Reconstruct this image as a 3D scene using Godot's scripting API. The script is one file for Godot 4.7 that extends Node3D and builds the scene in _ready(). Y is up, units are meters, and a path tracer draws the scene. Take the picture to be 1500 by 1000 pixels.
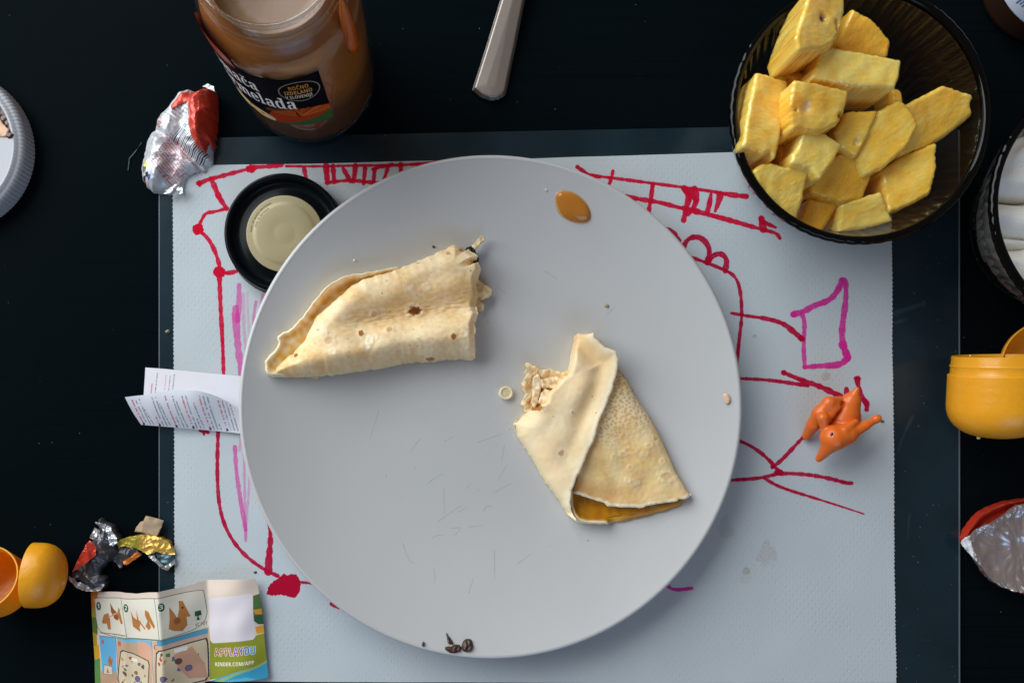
extends Node3D
# Lengths in metres. The table plane is y = 0; plan positions are measured in 0.375 mm units from a common corner (see W).
const CAM_H := 0.42
const PX := 0.000375
const NAD := Vector2(640, 620)

var rng := RandomNumberGenerator.new()
var n1 := FastNoiseLite.new()
var n2 := FastNoiseLite.new()
var ncell := FastNoiseLite.new()
var nridge := FastNoiseLite.new()

# ------------------------------------------------------------------ basics
func W(x: float, y: float, h := 0.0) -> Vector3:
	var k := PX * (CAM_H - h) / CAM_H
	return Vector3((x - NAD.x) * k, h, (y - NAD.y) * k)

func S(r: float, g: float, b: float, a := 1.0) -> Color:
	return Color(r / 255.0, g / 255.0, b / 255.0, a)

func L(r: float, g: float, b: float) -> Color:
	return Color(r / 255.0, g / 255.0, b / 255.0).srgb_to_linear()

func P(s: String) -> PackedVector2Array:
	var out := PackedVector2Array()
	for w in s.split(" ", false):
		var c := w.split(",")
		out.append(Vector2(float(c[0]), float(c[1])))
	return out

func mat(c: Color, rough := 0.5, metal := 0.0) -> StandardMaterial3D:
	var m := StandardMaterial3D.new()
	m.albedo_color = c
	m.roughness = rough
	m.metallic = metal
	return m

func vmat(rough := 0.5, metal := 0.0) -> StandardMaterial3D:
	var m := mat(Color.WHITE, rough, metal)
	m.vertex_color_use_as_albedo = true
	return m

func tmat(img: Image, rough := 0.6, metal := 0.0) -> StandardMaterial3D:
	var m := mat(Color.WHITE, rough, metal)
	m.albedo_texture = ImageTexture.create_from_image(img)
	m.texture_repeat = false
	return m

func numbered(parent: Node, called: String) -> String:
	if not parent.has_node(called):
		return called
	var k := 1
	while parent.has_node("%s_%03d" % [called, k]):
		k += 1
	return "%s_%03d" % [called, k]

func obj(called: String, m: Mesh, material: Material, parent: Node = self, pos := Vector3.ZERO) -> MeshInstance3D:
	var o := MeshInstance3D.new()
	o.name = numbered(parent, called)
	o.mesh = m
	o.material_override = material
	o.cast_shadow = GeometryInstance3D.SHADOW_CASTING_SETTING_ON
	o.position = pos
	parent.add_child(o, true)
	return o

func tag(o: Node, label: String, category: String, group := "") -> Node:
	o.set_meta("label", label)
	o.set_meta("category", category)
	if group:
		o.set_meta("group", group)
	return o

func thing(called: String, label: String, category: String, pos := Vector3.ZERO, group := "") -> Node3D:
	var o := Node3D.new()
	o.name = numbered(self, called)
	o.position = pos
	add_child(o, true)
	tag(o, label, category, group)
	return o

func commit(v: PackedVector3Array, idx: PackedInt32Array, uv := PackedVector2Array(), col := PackedColorArray(), flat := false) -> ArrayMesh:
	var vv := v
	var ii := idx
	var uu := uv
	var cc := col
	if flat:
		vv = PackedVector3Array()
		uu = PackedVector2Array()
		cc = PackedColorArray()
		ii = PackedInt32Array()
		for k in idx.size():
			vv.append(v[idx[k]])
			ii.append(k)
			if uv.size():
				uu.append(uv[idx[k]])
			if col.size():
				cc.append(col[idx[k]])
	var nn := PackedVector3Array()
	nn.resize(vv.size())
	for t in range(0, ii.size(), 3):
		var a := vv[ii[t]]
		var n := (vv[ii[t + 2]] - a).cross(vv[ii[t + 1]] - a)
		nn[ii[t]] += n
		nn[ii[t + 1]] += n
		nn[ii[t + 2]] += n
	for k in nn.size():
		nn[k] = nn[k].normalized() if nn[k].length_squared() > 0.0 else Vector3.UP
	var arr := []
	arr.resize(Mesh.ARRAY_MAX)
	arr[Mesh.ARRAY_VERTEX] = vv
	arr[Mesh.ARRAY_NORMAL] = nn
	arr[Mesh.ARRAY_INDEX] = ii
	if uu.size():
		arr[Mesh.ARRAY_TEX_UV] = uu
	if cc.size():
		arr[Mesh.ARRAY_COLOR] = cc
	var m := ArrayMesh.new()
	m.add_surface_from_arrays(Mesh.PRIMITIVE_TRIANGLES, arr)
	return m

# ------------------------------------------------------------------ outlines
func chaikin(p: PackedVector2Array, times := 1) -> PackedVector2Array:
	var q := p
	for t in times:
		var r := PackedVector2Array()
		for i in q.size():
			var a := q[i]
			var b := q[(i + 1) % q.size()]
			r.append(a.lerp(b, 0.25))
			r.append(a.lerp(b, 0.75))
		q = r
	return q

func rough(p: PackedVector2Array, step: float, amp: float, seed_: float) -> PackedVector2Array:
	var r := PackedVector2Array()
	for i in p.size():
		var a := p[i]
		var b := p[(i + 1) % p.size()]
		var n := maxi(1, int(a.distance_to(b) / step))
		var nrm := (b - a).orthogonal().normalized()
		for k in n:
			var q := a.lerp(b, float(k) / n)
			r.append(q + nrm * amp * (n1.get_noise_2d(q.x * 6.0 + seed_, q.y * 6.0) + 0.6 * n1.get_noise_2d(q.x * 17.0, q.y * 17.0 + seed_)))
	return r

func line_dist(p: Vector2, pl: PackedVector2Array) -> float:
	var best := 1e9
	for i in pl.size() - 1:
		best = minf(best, p.distance_squared_to(Geometry2D.get_closest_point_to_segment(p, pl[i], pl[i + 1])))
	return sqrt(best)

class Field:
	var lo: Vector2
	var step: float
	var w: int
	var h: int
	var d := PackedFloat32Array()
	func _init(out: PackedVector2Array, s := 2.0):
		var bb := Rect2(out[0], Vector2.ZERO)
		for q in out:
			bb = bb.expand(q)
		bb = bb.grow(s * 2.0)
		lo = bb.position
		step = s
		w = int(bb.size.x / s) + 2
		h = int(bb.size.y / s) + 2
		d.resize(w * h)
		for j in h:
			for i in w:
				var p := lo + Vector2(i, j) * s
				var best := 1e9
				for k in out.size():
					best = minf(best, p.distance_squared_to(Geometry2D.get_closest_point_to_segment(p, out[k], out[(k + 1) % out.size()])))
				best = sqrt(best)
				d[j * w + i] = best if Geometry2D.is_point_in_polygon(p, out) else -best
	func at(p: Vector2) -> float:
		var q := (p - lo) / step
		var i := clampi(int(q.x), 0, w - 2)
		var j := clampi(int(q.y), 0, h - 2)
		var f := q - Vector2(i, j)
		var k := j * w + i
		return lerpf(lerpf(d[k], d[k + 1], f.x), lerpf(d[k + w], d[k + w + 1], f.x), f.y)

# A body whose plan is the outline: top and bottom surfaces over it and a wall round it.
func sheet(out: PackedVector2Array, cell: float, hp: float, top: Callable, bot: Callable, col = null, uvr := Rect2(), rows := 1, wob := 0.0, flat := false, weld := true, warp = null) -> ArrayMesh:
	if Geometry2D.is_polygon_clockwise(out):
		out = out.duplicate()
		out.reverse()
	var bb := Rect2(out[0], Vector2.ZERO)
	for q in out:
		bb = bb.expand(q)
	var nx := int((bb.size.x + 2.0) / cell) + 1
	var ny := int((bb.size.y + 2.0) / cell) + 1
	var lo := bb.position.floor() - Vector2(0.5006, 0.5006)
	var edge := {}
	for i in out.size():
		var a := out[i]
		var b := out[(i + 1) % out.size()]
		var n := int(a.distance_to(b) / (cell * 0.2)) + 1
		for k in n + 1:
			var q := (a.lerp(b, float(k) / n) - lo) / cell
			edge[Vector2i(int(floor(q.x)), int(floor(q.y)))] = true
	var ids := {}
	var pts := PackedVector2Array()
	var tri := PackedInt32Array()
	for j in ny + 1:
		for i in nx + 1:
			var c := lo + Vector2(i, j) * cell
			var quad := PackedVector2Array([c, c + Vector2(cell, 0), c + Vector2(cell, cell), c + Vector2(0, cell)])
			var polys := []
			if edge.has(Vector2i(i, j)):
				polys = Geometry2D.intersect_polygons(quad, out)
			elif Geometry2D.is_point_in_polygon(c + Vector2(cell, cell) * 0.5, out):
				polys = [quad]
			for poly: PackedVector2Array in polys:
				var loc := PackedInt32Array()
				for q in poly:
					var key := Vector2i(roundi(q.x * 500.0), roundi(q.y * 500.0))
					if not ids.has(key):
						ids[key] = pts.size()
						pts.append(q)
					loc.append(ids[key])
				var t: PackedInt32Array
				if poly.size() == 4 and polys[0] == quad:
					t = PackedInt32Array([0, 1, 2, 0, 2, 3]) if (i + j) % 2 else PackedInt32Array([0, 1, 3, 1, 2, 3])
				else:
					t = Geometry2D.triangulate_polygon(poly)
				for k in range(0, t.size(), 3):
					var ia := loc[t[k]]
					var ib := loc[t[k + 1]]
					var ic := loc[t[k + 2]]
					if ia == ib or ib == ic or ia == ic:
						continue
					# clockwise seen from above: normal (c-a)x(b-a) up
					if (pts[ic] - pts[ia]).cross(pts[ib] - pts[ia]) > 0.0:
						var sw := ib
						ib = ic
						ic = sw
					tri.append_array(PackedInt32Array([ia, ib, ic]))
	var n := pts.size()
	var v := PackedVector3Array()
	var uv := PackedVector2Array()
	var cc := PackedColorArray()
	var has_uv := uvr.size.x > 0.0
	var low := PackedFloat32Array()
	for p in pts:
		var w := W(p.x, p.y, hp)
		var t: float = top.call(p)
		var b: float = minf(bot.call(p), t - 0.00005)
		v.append(Vector3(w.x, t, w.z))
		low.append(b)
		if has_uv:
			uv.append((p - uvr.position) / uvr.size)
		if col != null:
			cc.append(col.call(p))
	for k in n:
		v.append(Vector3(v[k].x, low[k], v[k].z))
	if has_uv:
		uv.append_array(uv.duplicate())
	if col != null:
		cc.append_array(cc.duplicate())
	var idx := tri.duplicate()
	for k in range(0, tri.size(), 3):
		idx.append_array(PackedInt32Array([tri[k] + n, tri[k + 2] + n, tri[k + 1] + n]))
	var seen := {}
	for k in range(0, tri.size(), 3):
		for e in 3:
			var a := tri[k + e]
			var b := tri[k + (e + 1) % 3]
			var key := Vector2i(mini(a, b), maxi(a, b))
			if seen.has(key):
				seen[key] = null
			else:
				seen[key] = Vector2i(a, b)
	var outw := {}
	var rim := []
	for key in seen:
		if seen[key] != null:
			var ab: Vector2i = seen[key]
			rim.append(ab)
			var dir := (pts[ab.y] - pts[ab.x]).normalized()
			var o := Vector3(dir.y, 0, -dir.x)
			outw[ab.x] = outw.get(ab.x, Vector3.ZERO) + o
			outw[ab.y] = outw.get(ab.y, Vector3.ZERO) + o
	var ring := {}
	for a in outw:
		var o: Vector3 = outw[a].normalized()
		var list := PackedInt32Array()
		for r in rows + 1:
			if weld and r == 0:
				list.append(a)
				continue
			if weld and r == rows:
				list.append(a + n)
				continue
			var f := float(r) / rows
			var q := v[a].lerp(v[a + n], f)
			if wob > 0.0 and r > 0:
				q += o * wob * (n1.get_noise_3d(q.x * 7000.0, q.y * 2500.0, q.z * 7000.0) + 0.5 * sin(PI * f))
			list.append(v.size())
			v.append(q)
			if has_uv:
				uv.append(uv[a])
			if col != null:
				cc.append(cc[a])
		ring[a] = list
	if warp != null:
		for a in v.size():
			v[a] = warp.call(v[a])
	for ab: Vector2i in rim:
		var la: PackedInt32Array = ring[ab.x]
		var lb: PackedInt32Array = ring[ab.y]
		for r in rows:
			idx.append_array(PackedInt32Array([la[r], la[r + 1], lb[r + 1], la[r], lb[r + 1], lb[r]]))
	return commit(v, idx, uv, cc, flat)

# Turned shape about y; profile from the inside/bottom to the outside as (radius, height) in metres.
func lathe(pr: PackedVector2Array, seg := 96, rib = null, col = null, uv_plan := 0.0, a0 := 0.0, a1 := TAU) -> ArrayMesh:
	var v := PackedVector3Array()
	var uv := PackedVector2Array()
	var cc := PackedColorArray()
	var idx := PackedInt32Array()
	var m := pr.size()
	var closed := is_equal_approx(a1 - a0, TAU)
	var cols := seg if closed else seg + 1
	for i in cols:
		var a := a0 + (a1 - a0) * i / seg
		for k in m:
			var r := pr[k].x
			if rib != null:
				r += rib.call(a, pr[k], k)
			v.append(Vector3(cos(a) * r, pr[k].y, sin(a) * r))
			uv.append(Vector2(0.5 + cos(a) * r / uv_plan, 0.5 + sin(a) * r / uv_plan) if uv_plan > 0.0 else Vector2(float(i) / seg, float(k) / (m - 1)))
			if col != null:
				cc.append(col.call(a, pr[k]))
	for i in seg:
		for k in m - 1:
			var a := i * m + k
			var b := ((i + 1) % cols) * m + k
			idx.append_array(PackedInt32Array([a, b, b + 1, a, b + 1, a + 1]))
	return commit(v, idx, uv, cc)

func ring_profile(r: float, y: float, rr: float, n := 12) -> PackedVector2Array:
	var p := PackedVector2Array()
	for k in n + 1:
		var a := TAU * k / n
		p.append(Vector2(r + cos(a) * rr, y + sin(a) * rr))
	return p

# Surface nets of a distance function.
func nets(f: Callable, lo: Vector3, hi: Vector3, cell: float) -> ArrayMesh:
	var nx := int((hi.x - lo.x) / cell) + 1
	var ny := int((hi.y - lo.y) / cell) + 1
	var nz := int((hi.z - lo.z) / cell) + 1
	var d := PackedFloat32Array()
	d.resize(nx * ny * nz)
	for k in nz:
		for j in ny:
			for i in nx:
				d[(k * ny + j) * nx + i] = f.call(lo + Vector3(i, j, k) * cell)
	var at := {}
	var v := PackedVector3Array()
	var offs := [Vector3i(0, 0, 0), Vector3i(1, 0, 0), Vector3i(0, 1, 0), Vector3i(1, 1, 0), Vector3i(0, 0, 1), Vector3i(1, 0, 1), Vector3i(0, 1, 1), Vector3i(1, 1, 1)]
	var edges := [[0, 1], [2, 3], [4, 5], [6, 7], [0, 2], [1, 3], [4, 6], [5, 7], [0, 4], [1, 5], [2, 6], [3, 7]]
	var val := PackedFloat32Array()
	val.resize(8)
	for k in nz - 1:
		for j in ny - 1:
			for i in nx - 1:
				var neg := 0
				for c in 8:
					var o: Vector3i = offs[c]
					val[c] = d[((k + o.z) * ny + j + o.y) * nx + i + o.x]
					if val[c] < 0.0:
						neg += 1
				if neg == 0 or neg == 8:
					continue
				var sum := Vector3.ZERO
				var cnt := 0
				for e in edges:
					var a := val[e[0]]
					var b := val[e[1]]
					if (a < 0.0) != (b < 0.0):
						sum += Vector3(offs[e[0]]).lerp(Vector3(offs[e[1]]), a / (a - b))
						cnt += 1
				at[Vector3i(i, j, k)] = v.size()
				v.append(lo + (Vector3(i, j, k) + sum / cnt) * cell)
	var idx := PackedInt32Array()
	var ax := [Vector3i(1, 0, 0), Vector3i(0, 1, 0), Vector3i(0, 0, 1)]
	for k in range(1, nz - 1):
		for j in range(1, ny - 1):
			for i in range(1, nx - 1):
				var s := d[(k * ny + j) * nx + i]
				for q in 3:
					var o: Vector3i = ax[q]
					var t := d[((k + o.z) * ny + j + o.y) * nx + i + o.x]
					if (s < 0.0) == (t < 0.0):
						continue
					var u: Vector3i = ax[(q + 1) % 3]
					var w: Vector3i = ax[(q + 2) % 3]
					var c := Vector3i(i, j, k)
					var ia: int = at[c]
					var ib: int = at[c - u]
					var ic: int = at[c - u - w]
					var id: int = at[c - w]
					if s < 0.0:
						idx.append_array(PackedInt32Array([ia, ic, ib, ia, id, ic]))
					else:
						idx.append_array(PackedInt32Array([ia, ib, ic, ia, ic, id]))
	return commit(v, idx)

func cap(p: Vector3, a: Vector3, b: Vector3, ra: float, rb: float) -> float:
	var ab := b - a
	var t := clampf((p - a).dot(ab) / maxf(ab.length_squared(), 1e-12), 0.0, 1.0)
	return p.distance_to(a + ab * t) - lerpf(ra, rb, t)

func smin(a: float, b: float, k: float) -> float:
	var h := maxf(k - absf(a - b), 0.0) / k
	return minf(a, b) - h * h * k * 0.25

# ------------------------------------------------------------------ drawing on images
func px_blend(im: Image, x: int, y: int, c: Color, a: float) -> void:
	if x < 0 or y < 0 or x >= im.get_width() or y >= im.get_height():
		return
	im.set_pixel(x, y, im.get_pixel(x, y).lerp(Color(c.r, c.g, c.b, 1.0), clampf(a, 0.0, 1.0)))

func fill_poly(im: Image, p: PackedVector2Array, c: Color, a := 1.0) -> void:
	var y0 := 1e9
	var y1 := -1e9
	for q in p:
		y0 = minf(y0, q.y)
		y1 = maxf(y1, q.y)
	for y in range(maxi(0, int(y0)), mini(im.get_height(), int(y1) + 1)):
		var xs := []
		var yy := y + 0.5
		for i in p.size():
			var s := p[i]
			var t := p[(i + 1) % p.size()]
			if (s.y <= yy) != (t.y <= yy):
				xs.append(s.x + (yy - s.y) / (t.y - s.y) * (t.x - s.x))
		xs.sort()
		for k in range(0, xs.size() - 1, 2):
			var xa := maxi(0, roundi(xs[k]))
			var xb := mini(im.get_width(), roundi(xs[k + 1]))
			if xb > xa:
				if a >= 1.0:
					im.fill_rect(Rect2i(xa, y, xb - xa, 1), c)
				else:
					for x in range(xa, xb):
						px_blend(im, x, y, c, a)

func oval(c: Vector2, rx: float, ry: float, turn := 0.0, n := 28) -> PackedVector2Array:
	var r := PackedVector2Array()
	for k in n:
		r.append(c + Vector2(cos(TAU * k / n) * rx, sin(TAU * k / n) * ry).rotated(turn))
	return r

# A pen line: a polyline smoothed and laid down with an uneven width.
func stroke(im: Image, pts: PackedVector2Array, w0: float, w1: float, c: Color, a := 1.0, uneven := 0.25) -> void:
	var q := pts
	for t in 2:
		var r := PackedVector2Array([q[0]])
		for i in q.size() - 1:
			r.append(q[i].lerp(q[i + 1], 0.25))
			r.append(q[i].lerp(q[i + 1], 0.75))
		r.append(q[q.size() - 1])
		q = r
	var total := 0.0
	for i in q.size() - 1:
		total += q[i].distance_to(q[i + 1])
	var done := {}
	var run := 0.0
	for i in q.size() - 1:
		var len := q[i].distance_to(q[i + 1])
		var n := int(len / 0.8) + 1
		for k in n:
			var p := q[i].lerp(q[i + 1], float(k) / n)
			var f := (run + len * k / n) / maxf(total, 0.001)
			var rad := lerpf(w0, w1, f) * 0.5 * (1.0 + uneven * (n1.get_noise_2d(p.x * 2.2, p.y * 2.2) + 0.5 * n1.get_noise_2d(p.x * 9.0, p.y * 9.0)))
			for y in range(int(p.y - rad - 1.0), int(p.y + rad + 2.0)):
				for x in range(int(p.x - rad - 1.0), int(p.x + rad + 2.0)):
					var cov := clampf((rad + 0.8 - Vector2(x + 0.5, y + 0.5).distance_to(p)) / 1.6, 0.0, 1.0)
					if cov > 0.0:
						var key := Vector2i(x, y)
						if done.get(key, 0.0) < cov:
							done[key] = cov
		run += len
	for key: Vector2i in done:
		px_blend(im, key.x, key.y, c, done[key] * a * (0.9 + 0.16 * n1.get_noise_2d(key.x * 8.0, key.y * 8.0) + 0.08 * n1.get_noise_2d(key.x * 1.5, key.y * 1.5)))

var fonts := {}
func glyphs(text: String, face: String, bold: bool, italic: bool) -> Array:
	var key := "%s|%s|%s|%s" % [text, face, bold, italic]
	if not fonts.has(key):
		var f := SystemFont.new()
		f.font_names = PackedStringArray([face])
		f.font_weight = 700 if bold else 400
		f.font_italic = italic
		var tm := TextMesh.new()
		tm.font = f
		tm.font_size = 64
		tm.pixel_size = 1.0 / 64.0
		tm.depth = 0.0
		tm.curve_step = 2.0
		tm.horizontal_alignment = HORIZONTAL_ALIGNMENT_LEFT
		tm.text = text
		var arr := tm.get_mesh_arrays()
		var vs: PackedVector3Array = arr[Mesh.ARRAY_VERTEX]
		var ix: PackedInt32Array = arr[Mesh.ARRAY_INDEX]
		var ns: PackedVector3Array = arr[Mesh.ARRAY_NORMAL]
		var t := PackedVector2Array()
		var wmax := 0.0
		for k in range(0, ix.size(), 3):
			if ns[ix[k]].z < 0.5:
				continue
			for e in 3:
				var q := vs[ix[k + e]]
				wmax = maxf(wmax, q.x)
				t.append(Vector2(q.x, -q.y))
		fonts[key] = [t, wmax]
	return fonts[key]

# Lettering printed into an image: pos is the left end of the middle line, size the em in pixels.
func stamp(im: Image, text: String, pos: Vector2, size: float, turn: float, c: Color, face := "Droid Sans", bold := false, italic := false, squeeze := 1.0) -> float:
	var g := glyphs(text, face, bold, italic)
	var t: PackedVector2Array = g[0]
	var cov := {}
	for k in range(0, t.size(), 3):
		var q := [pos + Vector2(t[k].x * squeeze, t[k].y).rotated(turn) * size, pos + Vector2(t[k + 1].x * squeeze, t[k + 1].y).rotated(turn) * size, pos + Vector2(t[k + 2].x * squeeze, t[k + 2].y).rotated(turn) * size]
		var a: Vector2 = q[0]
		var b: Vector2 = q[1]
		var d: Vector2 = q[2]
		var area := (b - a).cross(d - a)
		if absf(area) < 1e-6:
			continue
		for y in range(int(minf(a.y, minf(b.y, d.y))), int(maxf(a.y, maxf(b.y, d.y))) + 1):
			for x in range(int(minf(a.x, minf(b.x, d.x))), int(maxf(a.x, maxf(b.x, d.x))) + 1):
				for s in 4:
					var p := Vector2(x + 0.25 + 0.5 * (s % 2), y + 0.25 + 0.5 * (s / 2))
					var u := (b - a).cross(p - a) / area
					var w := (p - a).cross(d - a) / area
					if u >= 0.0 and w >= 0.0 and u + w < 1.0:
						var key := Vector2i(x, y)
						cov[key] = cov.get(key, 0.0) + 0.25
	for key: Vector2i in cov:
		px_blend(im, key.x, key.y, c, minf(cov[key], 1.0))
	return g[1] * size * squeeze

# Print too small to read: a row of letter-sized marks.
func tiny_print(im: Image, a: Vector2, b: Vector2, h: float, c: Color, alpha := 0.8) -> void:
	var dir := (b - a).normalized()
	var up := dir.orthogonal()
	var s := 0.0
	var len := a.distance_to(b)
	while s < len:
		if rng.randf() < 0.16:
			s += h * 0.5
			continue
		var w := h * rng.randf_range(0.18, 0.5)
		var y0 := rng.randf_range(-0.5, -0.25) * h
		var y1 := rng.randf_range(0.3, 0.5) * h
		var p := a + dir * s
		fill_poly(im, PackedVector2Array([p + up * y0, p + dir * w + up * y0, p + dir * w + up * y1, p + up * y1]), c, alpha)
		s += w + h * 0.16

func new_image(w: int, h: int, c: Color) -> Image:
	var im := Image.create(w, h, false, Image.FORMAT_RGBA8)
	im.fill(c)
	return im

func noise_tex(freq: float, seed_: int, c0: Color, c1: Color, type := FastNoiseLite.TYPE_SIMPLEX_SMOOTH, size := 512, oct := 4) -> NoiseTexture2D:
	var n := FastNoiseLite.new()
	n.seed = seed_
	n.noise_type = type
	n.frequency = freq
	n.fractal_octaves = oct
	var t := NoiseTexture2D.new()
	t.width = size
	t.height = size
	t.seamless = true
	t.noise = n
	var g := Gradient.new()
	g.set_color(0, c0)
	g.set_color(1, c1)
	t.color_ramp = g
	return t

# ------------------------------------------------------------------ the scene
func _ready():
	rng.seed = 7
	n1.seed = 3
	n1.noise_type = FastNoiseLite.TYPE_SIMPLEX_SMOOTH
	n1.frequency = 0.02
	n1.fractal_type = FastNoiseLite.FRACTAL_NONE
	n2.seed = 11
	n2.noise_type = FastNoiseLite.TYPE_SIMPLEX_SMOOTH
	n2.frequency = 0.01
	n2.fractal_octaves = 4
	ncell.seed = 5
	ncell.noise_type = FastNoiseLite.TYPE_CELLULAR
	ncell.cellular_return_type = FastNoiseLite.RETURN_DISTANCE
	ncell.frequency = 0.1
	ncell.fractal_type = FastNoiseLite.FRACTAL_NONE
	nridge.seed = 21
	nridge.frequency = 0.016
	nridge.fractal_type = FastNoiseLite.FRACTAL_RIDGED
	nridge.fractal_octaves = 2

	var cam := Camera3D.new()
	cam.name = "camera"
	cam.position = Vector3(0, CAM_H, 0)
	cam.rotation_degrees = Vector3(-90, 0, 0)
	cam.near = 0.05
	cam.far = 20.0
	cam.projection = Camera3D.PROJECTION_FRUSTUM
	var k := PX / CAM_H * cam.near
	cam.size = 1000.0 * k
	cam.frustum_offset = Vector2((750.0 - NAD.x) * k, (NAD.y - 500.0) * k)
	add_child(cam)
	cam.current = true

	var env := Environment.new()
	env.background_mode = Environment.BG_COLOR
	env.background_color = S(100, 91, 84)
	env.background_energy_multiplier = 1.0
	env.tonemap_mode = Environment.TONE_MAPPER_LINEAR
	env.tonemap_exposure = 1.25
	env.sdfgi_enabled = true
	env.ssao_enabled = true
	env.ssil_enabled = true
	var we := WorldEnvironment.new()
	we.name = "world"
	we.environment = env
	add_child(we)

	window_light("window_light", Vector3(-0.92, 0.74, -0.78), Vector2(1.5, 1.2), S(240, 246, 250), 2.85)
	window_light("far_window_light", Vector3(0.35, 1.0, 1.3), Vector2(1.2, 0.8), S(160, 206, 255), 0.55)

	build_table()
	build_placemat()
	build_paper()
	build_plate()
	build_left_crepe()
	build_right_crepe()
	build_plate_bits()
	build_jar()
	build_lid()
	build_cutlery()
	build_bowls()
	build_white_lid()
	build_wrappers()
	build_leaflets()
	build_capsules()
	build_toy()
	build_corner_jar()
	build_crumbs()

func window_light(called: String, at: Vector3, size: Vector2, c: Color, e: float) -> void:
	var l := AreaLight3D.new()
	l.name = called
	l.area_size = size
	l.light_color = c
	l.light_energy = e
	l.area_range = 6.0
	l.area_attenuation = 2.0
	l.shadow_enabled = true
	add_child(l)
	l.look_at_from_position(at, Vector3(0, 0, 0), Vector3.UP)

func build_table() -> void:
	var im := new_image(1024, 1024, S(8, 15, 18))
	for i in 900:
		var y := rng.randf_range(0, 1024)
		var x := rng.randf_range(-100, 1000)
		var w := rng.randf_range(40, 320)
		var c := S(12, 20, 23) if rng.randf() < 0.5 else S(4, 8, 10)
		stroke(im, PackedVector2Array([Vector2(x, y), Vector2(x + w * 0.5, y + rng.randf_range(-1.5, 1.5)), Vector2(x + w, y + rng.randf_range(-2, 2))]), 1.0, 0.6, c, rng.randf_range(0.15, 0.5))
	var m := tmat(im, 0.3)
	m.texture_repeat = true
	m.metallic_specular = 0.05
	m.roughness = 1.0
	m.roughness_texture = noise_tex(0.004, 41, Color(0.2, 0.2, 0.2), Color(0.46, 0.46, 0.46))
	m.heightmap_enabled = true
	m.heightmap_texture = m.albedo_texture
	m.heightmap_scale = 0.01
	var out := PackedVector2Array([Vector2(-900, -800), Vector2(2300, -800), Vector2(2300, 1700), Vector2(-900, 1700)])
	var o := obj("table_top", sheet(out, 200.0, 0.0, func(_p): return 0.0, func(_p): return -0.03, null, Rect2(0, 0, 1000, 1000)), m)
	tag(o, "black stained wooden table top with faint grain", "table")
	o.set_meta("kind", "structure")

func build_placemat() -> void:
	var im := new_image(1200, 900, S(31, 43, 53))
	var cl := FastNoiseLite.new()
	cl.frequency = 0.006
	cl.fractal_octaves = 4
	for y in 900:
		for x in 1200:
			var f := cl.get_noise_2d(x, y) * 0.5 + 0.5
			im.set_pixel(x, y, S(18, 33, 41).lerp(S(31, 50, 59), f))
	for i in 130:
		var p := Vector2(rng.randf_range(0, 1200), rng.randf_range(0, 900))
		var d := Vector2(rng.randf_range(3, 24), 0).rotated(rng.randf_range(-1.2, 0.6))
		stroke(im, PackedVector2Array([p, p + d * 0.5 + Vector2(0, rng.randf_range(-2, 2)), p + d]), 1.0, 0.6, S(84, 100, 112), rng.randf_range(0.08, 0.35))
	for s in [["1070,285 1105,272 1150,258", 10.0], ["1078,300 1090,290 1120,282", 7.0], ["1130,420 1115,450 1108,470", 5.0], ["1090,810 1086,835", 6.0], ["1125,560 1122,600", 3.0], ["4,410 10,404", 6.0]]:
		stroke(im, P(s[0]), s[1], s[1] * 0.4, S(98, 116, 126), 0.22)
	var m := tmat(im, 0.2)
	m.metallic_specular = 0.36
	var out := chaikin(P("234,206 240,204 1060,187 1396,181 1403,186 1404,640 1404,1090 1398,1096 240,1096 234,1090 234,640"), 1)
	var o := obj("placemat", sheet(out, 30.0, 0.0, func(_p): return 0.0011, func(_p): return 0.0001, null, Rect2(234, 180, 1170, 920), 1, 0.0, false, false), m)
	tag(o, "dark slate plastic placemat under the drawn-on paper", "placemat")
	# the trimmed edge of the plastic shows as a pale line
	var em := mat(S(92, 102, 110), 0.4)
	for e in ["1402.6,192 1404.6,192 1404.9,1090 1402.9,1090", "233.2,215 234.6,215 234.6,1090 233.2,1090"]:
		obj("cut_edge", sheet(P(e), 60.0, 0.0, func(_p): return 0.00125, func(_p): return 0.0001, null, Rect2(), 1, 0.0, false, false), em, o)

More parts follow.
